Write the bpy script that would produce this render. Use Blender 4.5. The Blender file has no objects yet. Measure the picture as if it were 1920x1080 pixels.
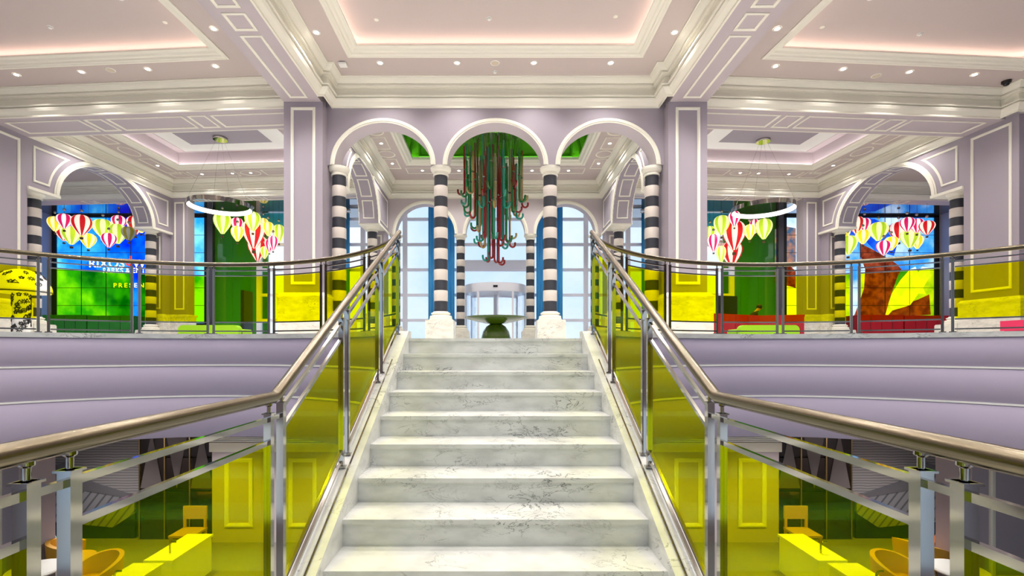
import bpy, math, random
from mathutils import Vector, Matrix
random.seed(7)
SC = bpy.context.scene
COL = SC.collection
PI = math.pi

# ---------------------------------------------------------------- camera
# photo pixels 1920x1080, focal 900 px, principal point (929, 655), eye 0.12 m under the upper floor
F, CX, CY, EZ = 900.0, 929.0, 655.0, -0.12
cam = bpy.data.cameras.new('camera')
cam.sensor_width = 36.0
cam.lens = F / 1920 * 36.0
cam.shift_x = (960 - CX) / 1920
cam.shift_y = (CY - 540) / 1920
cam.clip_start = 0.05
cam.clip_end = 300
camo = bpy.data.objects.new('camera', cam)
COL.objects.link(camo)
camo.location = (0, 0, EZ)
camo.rotation_euler = (math.radians(90), 0, 0)
SC.camera = camo

def PX(px, d): return (px - CX) / F * d
def PZ(py, d): return EZ + (CY - py) / F * d

# ---------------------------------------------------------------- world and exposure
w = bpy.data.worlds.new('world'); SC.world = w; w.use_nodes = True
nt = w.node_tree; nt.nodes.clear()
wo = nt.nodes.new('ShaderNodeOutputWorld'); bg = nt.nodes.new('ShaderNodeBackground')
tc = nt.nodes.new('ShaderNodeTexCoord'); nz = nt.nodes.new('ShaderNodeTexNoise'); cr = nt.nodes.new('ShaderNodeValToRGB')
nz.inputs['Scale'].default_value = 3.0; nz.inputs['Detail'].default_value = 5.0
cr.color_ramp.elements[0].position = 0.35; cr.color_ramp.elements[0].color = (0.55, 0.74, 1.0, 1)
cr.color_ramp.elements[1].position = 0.62; cr.color_ramp.elements[1].color = (0.93, 0.97, 1.0, 1)
nt.links.new(tc.outputs['Generated'], nz.inputs['Vector']); nt.links.new(nz.outputs['Fac'], cr.inputs['Fac'])
nt.links.new(cr.outputs['Color'], bg.inputs['Color']); bg.inputs['Strength'].default_value = 0.78
nt.links.new(bg.outputs['Background'], wo.inputs['Surface'])
SC.view_settings.view_transform = 'Standard'
SC.view_settings.look = 'None'
SC.view_settings.exposure = 0.6
SC.view_settings.gamma = 1.0
SC.view_settings.use_curve_mapping = False
SC.cycles.use_denoising = True
SC.cycles.max_bounces = 8
SC.cycles.diffuse_bounces = 4
SC.cycles.glossy_bounces = 4
SC.cycles.transparent_max_bounces = 24
SC.cycles.sample_clamp_indirect = 6.0
SC.cycles.caustics_reflective = False
SC.cycles.caustics_refractive = False
DOWN_W, COVE, RING = 330.0, 4.0, 3.5      # downlight watts, cove strip and ring lamp emission

# ---------------------------------------------------------------- materials
def lin(c):
    return tuple(((v / 255) / 12.92 if v / 255 <= 0.04045 else ((v / 255 + 0.055) / 1.055) ** 2.4) for v in c) + (1.0,)
MATS = {}
def mat(name, rgb, rough=0.5, metal=0.0, emit=0.0, emit_rgb=None, coat=0.0, spec=0.5, bump=None, var=None):
    if name in MATS: return MATS[name]
    m = bpy.data.materials.new(name); m.use_nodes = True
    b = m.node_tree.nodes['Principled BSDF']; n = m.node_tree.nodes; l = m.node_tree.links
    b.inputs['Base Color'].default_value = lin(rgb)
    b.inputs['Roughness'].default_value = rough
    b.inputs['Metallic'].default_value = metal
    b.inputs['Specular IOR Level'].default_value = spec
    b.inputs['Coat Weight'].default_value = coat
    if emit:
        b.inputs['Emission Color'].default_value = lin(emit_rgb or rgb)
        b.inputs['Emission Strength'].default_value = emit
    if var:        # (scale, second colour)
        t = n.new('ShaderNodeTexCoord'); z = n.new('ShaderNodeTexNoise'); x = n.new('ShaderNodeMix'); x.data_type = 'RGBA'
        z.inputs['Scale'].default_value = var[0]; z.inputs['Detail'].default_value = 4
        x.inputs['A'].default_value = lin(rgb); x.inputs['B'].default_value = lin(var[1])
        l.new(t.outputs['Object'], z.inputs['Vector']); l.new(z.outputs['Fac'], x.inputs['Factor']); l.new(x.outputs['Result'], b.inputs['Base Color'])
    if bump:       # (scale, strength)
        t = n.new('ShaderNodeTexCoord'); z = n.new('ShaderNodeTexNoise'); u = n.new('ShaderNodeBump')
        z.inputs['Scale'].default_value = bump[0]; u.inputs['Strength'].default_value = bump[1]; u.inputs['Distance'].default_value = 0.01
        l.new(t.outputs['Object'], z.inputs['Vector']); l.new(z.outputs['Fac'], u.inputs['Height']); l.new(u.outputs['Normal'], b.inputs['Normal'])
    MATS[name] = m
    return m

def marble(name, base, vein, scale=1.0, rough=0.2):
    m = bpy.data.materials.new(name); m.use_nodes = True
    b = m.node_tree.nodes['Principled BSDF']; n = m.node_tree.nodes; l = m.node_tree.links
    geo = n.new('ShaderNodeNewGeometry')
    mp = n.new('ShaderNodeMapping'); mp.inputs['Rotation'].default_value = (0.4, 0.5, 0.6)
    mp.inputs['Scale'].default_value = (scale, scale, scale * 2.2)
    l.new(geo.outputs['Position'], mp.inputs['Vector'])
    n1 = n.new('ShaderNodeTexNoise'); n1.inputs['Scale'].default_value = 2.6; n1.inputs['Detail'].default_value = 8; n1.inputs['Roughness'].default_value = 0.62; n1.inputs['Distortion'].default_value = 1.3
    l.new(mp.outputs['Vector'], n1.inputs['Vector'])
    r1 = n.new('ShaderNodeValToRGB'); e = r1.color_ramp.elements
    e[0].position = 0.484; e[0].color = (0, 0, 0, 1); e[1].position = 0.516; e[1].color = (0, 0, 0, 1)
    k = e.new(0.5); k.color = (1, 1, 1, 1)
    l.new(n1.outputs['Fac'], r1.inputs['Fac'])
    n2 = n.new('ShaderNodeTexNoise'); n2.inputs['Scale'].default_value = 1.1; n2.inputs['Detail'].default_value = 3
    l.new(mp.outputs['Vector'], n2.inputs['Vector'])
    r2 = n.new('ShaderNodeValToRGB'); r2.color_ramp.elements[0].position = 0.46; r2.color_ramp.elements[1].position = 0.64
    l.new(n2.outputs['Fac'], r2.inputs['Fac'])
    mu = n.new('ShaderNodeMath'); mu.operation = 'MULTIPLY'; l.new(r1.outputs['Color'], mu.inputs[0]); l.new(r2.outputs['Color'], mu.inputs[1])
    n3 = n.new('ShaderNodeTexNoise'); n3.inputs['Scale'].default_value = 3.0; n3.inputs['Detail'].default_value = 5; l.new(mp.outputs['Vector'], n3.inputs['Vector'])
    c0 = n.new('ShaderNodeMix'); c0.data_type = 'RGBA'; c0.inputs['A'].default_value = lin(base); c0.inputs['B'].default_value = lin(tuple(v * 0.9 for v in base))
    r3 = n.new('ShaderNodeValToRGB'); r3.color_ramp.elements[0].position = 0.4; r3.color_ramp.elements[1].position = 0.7
    l.new(n3.outputs['Fac'], r3.inputs['Fac']); l.new(r3.outputs['Color'], c0.inputs['Factor'])
    c1 = n.new('ShaderNodeMix'); c1.data_type = 'RGBA'; c1.inputs['B'].default_value = lin(vein)
    l.new(c0.outputs['Result'], c1.inputs['A']); l.new(mu.outputs['Value'], c1.inputs['Factor'])
    l.new(c1.outputs['Result'], b.inputs['Base Color']); b.inputs['Roughness'].default_value = rough
    MATS[name] = m
    return m

def glass(name, tint, refl=(1, 1, 1), base=0.04, fr=0.8):
    m = bpy.data.materials.new(name); m.use_nodes = True
    n = m.node_tree.nodes; l = m.node_tree.links; n.clear()
    o = n.new('ShaderNodeOutputMaterial'); t = n.new('ShaderNodeBsdfTransparent'); g = n.new('ShaderNodeBsdfGlossy'); x = n.new('ShaderNodeMixShader')
    t.inputs['Color'].default_value = tuple(tint) + (1,); g.inputs['Color'].default_value = tuple(refl) + (1,); g.inputs['Roughness'].default_value = 0.02
    f = n.new('ShaderNodeFresnel'); f.inputs['IOR'].default_value = 1.45
    a = n.new('ShaderNodeMath'); a.operation = 'MULTIPLY_ADD'; a.inputs[1].default_value = fr; a.inputs[2].default_value = base
    l.new(f.outputs['Fac'], a.inputs[0]); l.new(a.outputs['Value'], x.inputs['Fac'])
    l.new(t.outputs['BSDF'], x.inputs[1]); l.new(g.outputs['BSDF'], x.inputs[2]); l.new(x.outputs['Shader'], o.inputs['Surface'])
    MATS[name] = m
    return m

LILAC = mat('lilac paint', (164, 155, 166), 0.65)
PALE = mat('pale lilac paint', (200, 189, 194), 0.65)
CREAM = mat('cream moulding', (240, 236, 222), 0.55, spec=0.25)
CEIL = mat('ceiling paint', (202, 188, 184), 0.7)
BEAM = mat('beam soffit paint', (190, 179, 184), 0.65)
FASCIA = mat('fascia paint', (186, 175, 198), 0.6)
WHITE = mat('white paint', (243, 242, 238), 0.5)
MARBLE = marble('white marble', (220, 221, 219), (44, 46, 50), 1.6, 0.25)
PLINTH = marble('plinth marble', (238, 234, 222), (90, 88, 84), 1.2, 0.3)
FLOORM = marble('floor marble', (228, 226, 224), (150, 150, 150), 0.5, 0.12)
BLACK = mat('black band stone', (44, 46, 55), 0.45, var=(6.0, (60, 62, 70)))
DSTEEL = mat('dark polished steel', (118, 112, 106), 0.14, 1.0)
BONE = mat('ivory band stone', (222, 212, 203), 0.45, var=(5.0, (212, 202, 194)))
CHROME = mat('polished steel', (176, 173, 168), 0.08, 1.0)
BRUSH = mat('brushed steel', (122, 112, 95), 0.22, 1.0)
DARKM = mat('dark metal', (52, 50, 50), 0.3, 0.8)
YGLASS = glass('yellow dichroic glass', (0.965, 0.965, 0.015), (0.20, 0.58, 1.0), 0.0, 0.12)
CLEAR = glass('window glass', (0.95, 0.98, 1.0), (1, 1, 1), 0.0, 0.35)
FRAME = mat('window frame', (240, 240, 252), 0.45)
CURTAIN = mat('blue curtain', (112, 200, 236), 0.8)
_n = CURTAIN.node_tree.nodes; _t = _n.new('ShaderNodeBsdfTranslucent'); _t.inputs['Color'].default_value = lin((120, 210, 245)); _x = _n.new('ShaderNodeMixShader'); _x.inputs['Fac'].default_value = .5
CURTAIN.node_tree.links.new(_n['Principled BSDF'].outputs['BSDF'], _x.inputs[1]); CURTAIN.node_tree.links.new(_t.outputs['BSDF'], _x.inputs[2]); CURTAIN.node_tree.links.new(_x.outputs['Shader'], _n['Material Output'].inputs['Surface'])
LAMP = mat('downlight glow', (255, 250, 240), 0.5, emit=22.0, emit_rgb=(255, 246, 226))
COVEM = mat('cove strip glow', (255, 235, 225), 0.5, emit=COVE, emit_rgb=(255, 232, 220))
COVEW = mat('white cove strip glow', (255, 245, 240), 0.5, emit=COVE * 1.1, emit_rgb=(255, 247, 242))
RINGM = mat('ring lamp glow', (255, 252, 244), 0.5, emit=RING, emit_rgb=(255, 250, 238))
LIME = mat('lime paint', (92, 176, 10), 0.5)
GREENL = mat('green lacquer', (62, 152, 14), 0.08, coat=0.5)
BOWLM = mat('olive green lacquer', (66, 94, 4), 0.1, coat=0.8)
RED = mat('crimson lacquer', (172, 18, 34), 0.25)
GBOX = mat('green box paint', (30, 120, 28), 0.4)
SOFA = mat('lime fabric', (150, 205, 20), 0.85, bump=(60, 0.3))
SCREENDARK = mat('screen frame', (16, 15, 22), 0.3)

# ---------------------------------------------------------------- mesh builder
class MB:
    def __init__(s, M=None):
        s.v, s.f, s.m, s.M = [], [], [], M
    def P(s, p):
        return s.M(*p) if s.M else tuple(p)
    def add(s, pts, faces, mi=0):
        o = len(s.v); s.v += [s.P(p) for p in pts]
        s.f += [tuple(o + i for i in f) for f in faces]; s.m += [mi] * len(faces)
        return s
    def box(s, x0, x1, y0, y1, z0, z1, mi=0):
        return s.add([(x, y, z) for z in (z0, z1) for y in (y0, y1) for x in (x0, x1)],
                     [(0, 2, 3, 1), (4, 5, 7, 6), (0, 1, 5, 4), (2, 6, 7, 3), (0, 4, 6, 2), (1, 3, 7, 5)], mi)
    def prism(s, poly, z0, z1, mi=0):
        n = len(poly)
        return s.add([(x, y, z0) for x, y in poly] + [(x, y, z1) for x, y in poly],
                     [tuple(range(n))[::-1], tuple(range(n, 2 * n))] + [(i, (i + 1) % n, n + (i + 1) % n, n + i) for i in range(n)], mi)
    def lathe(s, prof, n=24, c=(0, 0, 0), mi=0, cap=True):
        k = len(prof); pts = []
        for i in range(n):
            a = 2 * PI * i / n
            pts += [(c[0] + r * math.cos(a), c[1] + r * math.sin(a), c[2] + z) for r, z in prof]
        fs = [(i * k + j, ((i + 1) % n) * k + j, ((i + 1) % n) * k + j + 1, i * k + j + 1) for i in range(n) for j in range(k - 1)]
        if cap:
            fs += [tuple(i * k for i in range(n))[::-1], tuple(i * k + k - 1 for i in range(n))]
        return s.add(pts, fs, mi)
    def tube(s, path, r, n=8, closed=False, mi=0, rr=None):
        path = [Vector(p) for p in path]; N = len(path); pts = []
        up = None
        for i, p in enumerate(path):
            if closed: t = (path[(i + 1) % N] - path[i - 1])
            else: t = path[min(i + 1, N - 1)] - path[max(i - 1, 0)]
            t.normalize()
            if up is None: up = Vector((0, 0, 1)) if abs(t.z) < 0.9 else Vector((0, 1, 0))
            a = t.cross(up)
            if a.length < 1e-4: a = t.cross(Vector((1, 0, 0)))
            a.normalize(); b = a.cross(t); up = b
            # mitre stretch
            k = 1.0
            if 0 < i < N - 1:
                q = (path[i] - path[i - 1]).normalized(); k = 1 / max(0.5, abs(q.dot(t)))
            R = rr[i] if rr else r
            pts += [tuple(p + R * (math.cos(2 * PI * j / n) * a * (k if 0 else 1) + math.sin(2 * PI * j / n) * b * k)) for j in range(n)]
        fs = [(i * n + j, i * n + (j + 1) % n, ((i + 1) % N) * n + (j + 1) % n, ((i + 1) % N) * n + j) for i in range(N if closed else N - 1) for j in range(n)]
        if not closed: fs += [tuple(range(n))[::-1], tuple((N - 1) * n + j for j in range(n))]
        return s.add(pts, fs, mi)
    def sweep(s, path, prof, closed=False, mi=0, side=1):
        """profile (offset to the left of travel * side, z) along a plan polyline with mitred corners"""
        N = len(path); k = len(prof); pts = []
        def nrm(a, b):
            dx, dy = b[0] - a[0], b[1] - a[1]; L = math.hypot(dx, dy) or 1
            return (-dy / L * side, dx / L * side)
        for i in range(N):
            if closed: n0 = nrm(path[i - 1], path[i]); n1 = nrm(path[i], path[(i + 1) % N])
            else:
                n1 = nrm(path[i], path[i + 1]) if i < N - 1 else None
                n0 = nrm(path[i - 1], path[i]) if i else n1
                n1 = n1 or n0
            bx, by = n0[0] + n1[0], n0[1] + n1[1]; q = bx * bx + by * by
            bx, by = (bx * 2 / q, by * 2 / q) if q > 1e-6 else n0
            pts += [(path[i][0] + o * bx, path[i][1] + o * by, z) for o, z in prof]
        fs = [(i * k + j, ((i + 1) % N) * k + j, ((i + 1) % N) * k + j + 1, i * k + j + 1) for i in range(N if closed else N - 1) for j in range(k - 1)]
        if not closed: fs += [tuple(range(k)), tuple((N - 1) * k + j for j in range(k))[::-1]]
        return s.add(pts, fs, mi)
    def frame(s, pts, P, w=0.06, h=0.025, mi=0):
        """a raised moulding along the closed polyline pts (a,b) on the surface P(a,b,n)"""
        N = len(pts); area = sum(pts[i][0] * pts[(i + 1) % N][1] - pts[(i + 1) % N][0] * pts[i][1] for i in range(N))
        sg = 1 if area > 0 else -1; rows = []
        def nrm(a, b):
            dx, dy = b[0] - a[0], b[1] - a[1]; L = math.hypot(dx, dy) or 1
            return (-dy / L * sg, dx / L * sg)
        for off, hh in ((0, 0), (0, h * 0.7), (w * 0.3, h), (w * 0.65, h * 0.8), (w, h * 0.45), (w, 0)):
            row = []
            for i in range(N):
                n0, n1 = nrm(pts[i - 1], pts[i]), nrm(pts[i], pts[(i + 1) % N])
                bx, by = n0[0] + n1[0], n0[1] + n1[1]; q = max(0.35, bx * bx + by * by)
                row.append(P(pts[i][0] + off * bx * 2 / q, pts[i][1] + off * by * 2 / q, hh))
            rows.append(row)
        flat = [p for r in rows for p in r]
        return s.add(flat, [(j * N + i, j * N + (i + 1) % N, (j + 1) * N + (i + 1) % N, (j + 1) * N + i) for j in range(5) for i in range(N)], mi)
    def archwall(s, u0, u1, zs, zt, arches, v0, v1, P, mi=0, mi_in=None, nseg=28):
        """wall in plane u,z between v0 and v1: bottom at zs, elliptical arches (uc, a, b) cut out, top at zt"""
        us = [(u0, None), (u1, None)]
        for A in arches:
            uc, a, b = A
            us += [(uc - a * math.cos(PI * i / nseg), A) for i in range(nseg + 1)]
        us = sorted(us, key=lambda t: t[0]); xs = []
        for u, A in us:
            if not xs or abs(xs[-1] - u) > 1e-6: xs.append(u)
        def bot(u):
            for uc, a, b in arches:
                if abs(u - uc) < a - 1e-9: return zs + b * math.sqrt(max(0, 1 - ((u - uc) / a) ** 2))
            return zs
        pts = []
        for u in xs:
            zb = bot(u); pts += [P(u, v0, zb), P(u, v1, zb), P(u, v1, zt), P(u, v0, zt)]
        fs, N = [], len(xs)
        for i in range(N - 1):
            for j in range(4): fs.append((i * 4 + j, i * 4 + (j + 1) % 4, (i + 1) * 4 + (j + 1) % 4, (i + 1) * 4 + j))
        fs += [(0, 1, 2, 3), tuple((N - 1) * 4 + j for j in (3, 2, 1, 0))]
        return s.add(pts, fs, mi)
    def archivolt(s, uc, a, b, zs, P, w=0.16, h=0.06, n=32, mi=0):
        """moulded band round an arch; P(u, out, z)"""
        rows = []
        prof = ((0, -0.01), (0, h * 0.6), (w * 0.25, h * 0.6), (w * 0.32, h), (w * 0.7, h), (w * 0.78, h * 0.5), (w, h * 0.35), (w, -0.01))
        pts = []
        for i in range(n + 1):
            t = PI * i / n
            for off, hh in prof:
                pts.append(P(uc - (a + off) * math.cos(t), hh, zs + (b + off) * math.sin(t)))
        k = len(prof)
        fs = [(i * k + j, (i + 1) * k + j, (i + 1) * k + j + 1, i * k + j + 1) for i in range(n) for j in range(k - 1)]
        fs += [tuple(range(k)), tuple(n * k + j for j in range(k))[::-1]]
        return s.add(pts, fs, mi)

def mesh_of(name, mb, mats, smooth=False):
    me = bpy.data.meshes.new(name); me.from_pydata(mb.v, [], mb.f)
    for m in (mats if isinstance(mats, (list, tuple)) else [mats]): me.materials.append(m)
    me.polygons.foreach_set('material_index', mb.m)
    import bmesh
    bm = bmesh.new(); bm.from_mesh(me); bmesh.ops.recalc_face_normals(bm, faces=bm.faces); bm.to_mesh(me); bm.free()
    if smooth:
        me.shade_smooth()
        if smooth != 'all':
            me.set_sharp_from_angle(angle=math.radians(40))
    me.update()
    return me
def link(name, data, parent=None, loc=(0, 0, 0), rz=0, tag=None):
    o = bpy.data.objects.new(name, data); COL.objects.link(o); o.location = loc; o.rotation_euler[2] = rz
    if parent: o.parent = parent
    if tag:
        for k, v in zip(('label', 'category', 'group', 'kind'), tag):
            if v: o[k] = v
    return o
def obj(name, mb, mats, parent=None, smooth=False, tag=None, loc=(0, 0, 0), rz=0):
    return link(name, mesh_of(name, mb, mats, smooth), parent, loc, rz, tag)
def struct(name, mb, mats, parent=None, smooth=False, label=None):
    o = obj(name, mb, mats, parent, smooth)
    o['kind'] = 'structure'
    if label: o['label'] = label
    return o
def thing(name, loc, label, cat, group=None, rz=0):
    return link(name, None, None, loc, rz, (label, cat, group))
SIDES = ((-1, 'left'), (1, 'right'))
# ================================================================ STRUCTURE
T, S, IM = 8.2, 7.41, 5.65          # ceiling, beam soffit and impost heights above the upper floor
TH = math.radians(4.0); CT, ST = math.cos(TH), math.sin(TH)
UW = 10.3                            # width of a side bay
def BM(s):                           # side bay frame: u outwards, v into depth
    return lambda u, v, z: (s * (6.44 + u * CT - v * ST), 14.6 + u * ST + v * CT, z)
def WS(s):                           # world coordinates mirrored to one side
    return lambda x, y, z: (s * x, y, z)
def corn(T, h=0.79, k=1.0):
    p = [(0, .79), (.05, .79), (.05, .74), (.08, .72), (.16, .66), (.20, .60), (.20, .565), (.15, .56), (.15, .535), (.25, .53), (.25, .49), (.20, .485), (.20, .465), (.14, .46), (.14, .27), (.21, .265), (.21, .24),
         (.27, .235), (.27, .195), (.24, .19), (.24, .17), (.30, .16), (.37, .10), (.41, .05), (.41, .035), (.45, .03), (.45, 0), (0, 0)]
    return [(o * k, T - z * h / .79) for o, z in p]
def rect(a0, a1, b0, b1): return [(a0, b0), (a1, b0), (a1, b1), (a0, b1)]
def line_pts(p, q, n): return [(p[0] + (q[0] - p[0]) * i / n, p[1] + (q[1] - p[1]) * i / n) for i in range(n)]

# ---- upper floor with two round voids either side of the stairs
VCX, VCY, VR = 3.886, 3.907, 3.05
fl = MB()
def slab(mb, x0, x1, y0a, y0b, y1, z0=-1.36, z1=0.0):
    mb.prism([(x0, y0a), (x1, y0b), (x1, y1), (x0, y1)], z0, z1)
slab(fl, -1.2, 1.2, 5.31, 5.31, 30, -0.4)
xs = [1.2] + [VCX + VR * math.sin(-PI / 2 + PI * i / 40) for i in range(41)]
xs = sorted(x for x in set(xs) if x >= 1.2)
for s, _ in SIDES:
    for a, b in zip(xs, xs[1:]):
        ya, yb = (VCY + math.sqrt(max(0, VR ** 2 - (x - VCX) ** 2)) for x in (a, b))
        slab(fl, s * a, s * b, ya, yb, 30)
    slab(fl, s * (VCX + VR), s * 27, -5, -5, 30)
struct('floor', fl, FLOORM)
lf = MB().box(-18, 18, -5, 12, -4.1, -3.9)
struct('floor_lower', lf, mat('lower floor', (150, 146, 140), 0.35, var=(2.0, (128, 124, 120))))

# ---- balcony fascia bands with white beads standing in for light along the grooves, and a white curb
for s, side in SIDES:
    def arc(r, a0=29.5, a1=180, n=64):
        return [(s * (VCX + r * math.cos(math.radians(a))), VCY + r * math.sin(math.radians(a))) for a in [180 - (a0 + (a1 - a0) * i / n) for i in range(n + 1)]]
    root = None
    path = arc(VR) + [(s * (VCX + VR), -5)]
    for z0, z1 in ((-0.335, 0.035), (-0.78, -0.36), (-1.38, -0.805)):
        mb = MB().sweep(path, [(0.05, z0), (-0.02, z0), (-0.03, z0 + 0.012), (-0.03, z1 - 0.012), (-0.02, z1), (0.05, z1)], side=s)
        if root is None: root = struct('wall_balcony_' + side, mb, FASCIA, smooth=True, label='lavender curved balcony fascia with two white beads as lit groove lines')
        else: obj('fascia_band', mb, FASCIA, root, smooth=True)
    for z0 in (-0.36, -0.805):
        obj('groove_light_line', MB().sweep(path, [(0.05, z0 + .001), (-0.036, z0 + .001), (-0.036, z0 + .024), (0.05, z0 + .024)], side=s), WHITE, root, smooth=True)
    obj('curb', MB().sweep(path, [(0.16, 0.0), (0.16, 0.1), (-0.045, 0.1), (-0.045, 0.035), (0.02, 0.035)], side=s), MARBLE, root, smooth=True)

# ---- hall ceiling with trays
def tray(name, M, u0, u1, v0, v1, T, depth, strip, over=0.27, top=CEIL, parent=None):
    r = rect(u0, u1, v0, v1)
    a = MB(M).sweep(r, [(0, T - .01), (0, T + depth)], closed=True).box(u0 - .02, u1 + .02, v0 - .02, v1 + .02, T + depth, T + depth + .05)
    c = struct(name, a, top, parent)
    pr = [(-.10, T + .001), (-.10, T - .03), (-.06, T - .05), (-.02, T - .05), (0, T - .03), (.04, T - .02), (.06, T + .02), (.12, T + .03), (.16, T + .075), (over, T + .085), (over, T + .125), (-.02, T + .125)]
    obj('tray_moulding', MB(M).sweep(r, pr, closed=True), CREAM, c)
    obj('cove_strip', MB(M).sweep(r, [(.05, T + .126), (.12, T + .126), (.12, T + .16), (.05, T + .16), (.05, T + .126)], closed=True), strip, c)
    return c
def holed(mb, u0, u1, v0, v1, a0, a1, b0, b1, z0, z1):
    mb.box(u0, a0, v0, v1, z0, z1); mb.box(a1, u1, v0, v1, z0, z1); mb.box(a0, a1, v0, b0, z0, z1); mb.box(a0, a1, b1, v1, z0, z1)
    return mb
c = struct('ceiling', holed(MB(), -5.9, 5.9, -5, 15.6, -4.1, 4.1, 0.5, 13.55, T, T + .1), CEIL)
tray('ceiling_tray', None, -4.1, 4.1, 0.5, 13.55, T, 0.32, COVEM)
for s, side in SIDES:
    M = BM(s)
    struct('ceiling_' + side, holed(MB(M), -1.7, 13, -21, 1.0, 1.2, 9.1, -11, -1.05, T + .003, T + .1), CEIL)
    tray('ceiling_tray_' + side, M, 1.2, 9.1, -11, -1.05, T, 0.32, COVEM)

# ---- hall beams, cornices, pillars
for s, side in SIDES:
    M = WS(s)
    b = struct('trim_beam_' + side, MB(M).box(5.3, 6.44, -5, 15.0, S, T + .05), BEAM, label='long ceiling beam running to the pillar')
    y = 14.35
    for L in (2.85, .6, 2.85, .6, 2.85, .6):
        obj('panel_moulding', MB().frame(rect(5.6, 6.14, y - L, y), lambda a, q, n, s=s: (s * a, q, S - n), .07, .03), CREAM, b); y -= L + .17
pth = [(-5.3, -5), (-5.3, 14.3), (-5.12, 14.3), (-5.12, 15.0), (5.12, 15.0), (5.12, 14.3), (5.3, 14.3), (5.3, -5)]
struct('trim_1', MB().sweep(pth, corn(T), side=-1), CREAM, label='cream hall cornice above the arcade')
for s, side in SIDES:
    M = WS(s)
    p = struct('wall_pillar_' + side, MB(M).box(5.26, 6.44, 14.6, 15.8, 1.6, S), LILAC, label='square lilac pillar with tall panel moulding')
    obj('panel_moulding', MB().frame(rect(5.48, 6.22, 1.85, 7.24), lambda a, q, n, s=s: (s * a, 14.6 - n, q), .085, .035), CREAM, p)
    r = [(5.26, 15.9), (5.26, 14.6), (6.44, 14.6), (6.44, 15.9)]
    obj('plinth', MB(M).prism([(5.26, 14.6), (6.44, 14.6), (6.44, 15.8), (5.26, 15.8)], 0, 1.6)
        .sweep(r, [(0, 0), (.14, 0), (.14, 1.42), (.17, 1.46), (.17, 1.5), (.1, 1.54), (.06, 1.6), (0, 1.6)], side=-1), PLINTH, p)

# ---- arcade wall of three arches
ARC = [(-3.52, 1.5, 1.3), (0, 1.5, 1.3), (3.52, 1.5, 1.3)]
def PW(Y0):
    return lambda u, v, z: (u, Y0 + v, z)
aw = struct('wall_arcade', MB().archwall(-5.3, 5.3, IM, T, ARC, 0, .6, PW(15.0)), LILAC, label='lilac wall of three arches on striped columns')
for uc, a, b in ARC:
    obj('archivolt', MB().archivolt(uc, a, b, IM, lambda u, o, z: (u, 15.0 - o, z), .15, .06), CREAM, aw, smooth=True)
    obj('arch_lining', MB().add(*[(lambda P: (P, [(2 * i, 2 * i + 1, 2 * i + 3, 2 * i + 2) for i in range(32)]))(
        [(uc - (a - .004) * math.cos(PI * i / 32), 14.97 + k * .63, IM + (b - .004) * math.sin(PI * i / 32)) for i in range(33) for k in (0, 1)])][0]), PALE, aw, smooth=True)

# ---- vestibule behind the arcade
def intrados_frames(root, uc, a, b, w0, w1, zs, P, spans, m=CREAM):
    for t0, t1 in spans:
        n = 10; pts = [(t0 + (t1 - t0) * i / n, w0) for i in range(n + 1)] + [(t1 + (t0 - t1) * i / n, w1) for i in range(n + 1)]
        sc = (a + b) / 2
        obj('intrados_moulding', MB().frame([(t * sc, q) for t, q in pts], lambda t, q, n_: P(uc - (a - n_) * math.cos(t / sc), q, zs + (b - n_) * math.sin(t / sc)), .05, .02), m, root)
for s, side in SIDES:
    PV = lambda u, v, z, s=s: (s * v, u, z)
    vw = struct('wall_vestibule_' + side, MB().archwall(15.6, 24.0, IM, T, [(19.7, 2.2, 1.9)], 5.35, 6.2, PV), LILAC, label='side arch wall of the vestibule')
    obj('archivolt', MB().archivolt(19.7, 2.2, 1.9, IM, lambda u, o, z, s=s: (s * (5.35 - o), u, z), .2, .05), CREAM, vw, smooth=True)
    obj('archivolt', MB().archivolt(19.7, 2.2, 1.9, IM, lambda u, o, z, s=s: (s * (6.2 + o), u, z), .2, .05), CREAM, vw, smooth=True)
    intrados_frames(vw, 19.7, 2.2, 1.9, 5.52, 6.03, IM, PV, [(.12 + .5 * k, .12 + .5 * k + .42) for k in range(6)])
    for y0, y1, fl_ in ((15.75, 17.2, 1), (22.2, 23.75, -1)):   # spandrel panels
        yc = 19.7; A, B = 2.2 + .38, 1.9 + .34; pts = []
        z0, z1 = IM + .22, T - .98
        t0 = math.asin(min(1, .22 / B)); t1 = math.asin(min(1, (z1 - IM) / B)) if (z1 - IM) < B else PI / 2
        arcp = [(yc - fl_ * A * math.cos(t0 + (t1 - t0) * i / 12), IM + B * math.sin(t0 + (t1 - t0) * i / 12)) for i in range(13)]
        yo = y0 if fl_ > 0 else y1
        pts = [(yo, z0)] + arcp + [(yo, z1)]
        for sd, fx in ((5.35, -1), (6.2, 1)):
            obj('panel_moulding', MB().frame(pts, lambda a_, q, n, s=s, sd=sd, fx=fx: (s * (sd + fx * n), a_, q), .06, .03), CREAM, vw)
    for u0, u1 in ((15.6, 17.46), (21.94, 24)):
        obj('impost', MB(lambda x, y, z, s=s: (s * x, y, z)).box(5.29, 6.26, u0, u1, IM - .06, IM + .03), CREAM, vw)
    obj('pier', MB(WS(s)).box(5.35, 6.2, 23.2, 24.0, 0, IM - .06), LILAC, vw)
    obj('panel_moulding', MB().frame(rect(5.5, 6.05, 1.9, 5.4), lambda a_, q, n, s=s: (s * a_, 23.2 - n, q), .06, .03), CREAM, vw)
    obj('pier_plinth', MB(WS(s)).box(5.27, 6.28, 23.1, 24.0, 0, 1.6), PLINTH, vw)
ARB = [(-3.52, 1.48, 1.5), (0, 1.48, 1.5), (3.52, 1.48, 1.5)]
bw = struct('wall_back', MB().archwall(-5.35, 5.35, IM, T, ARB, 0, .5, PW(24.0)), PALE, label='back wall of the vestibule with three arches')
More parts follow.
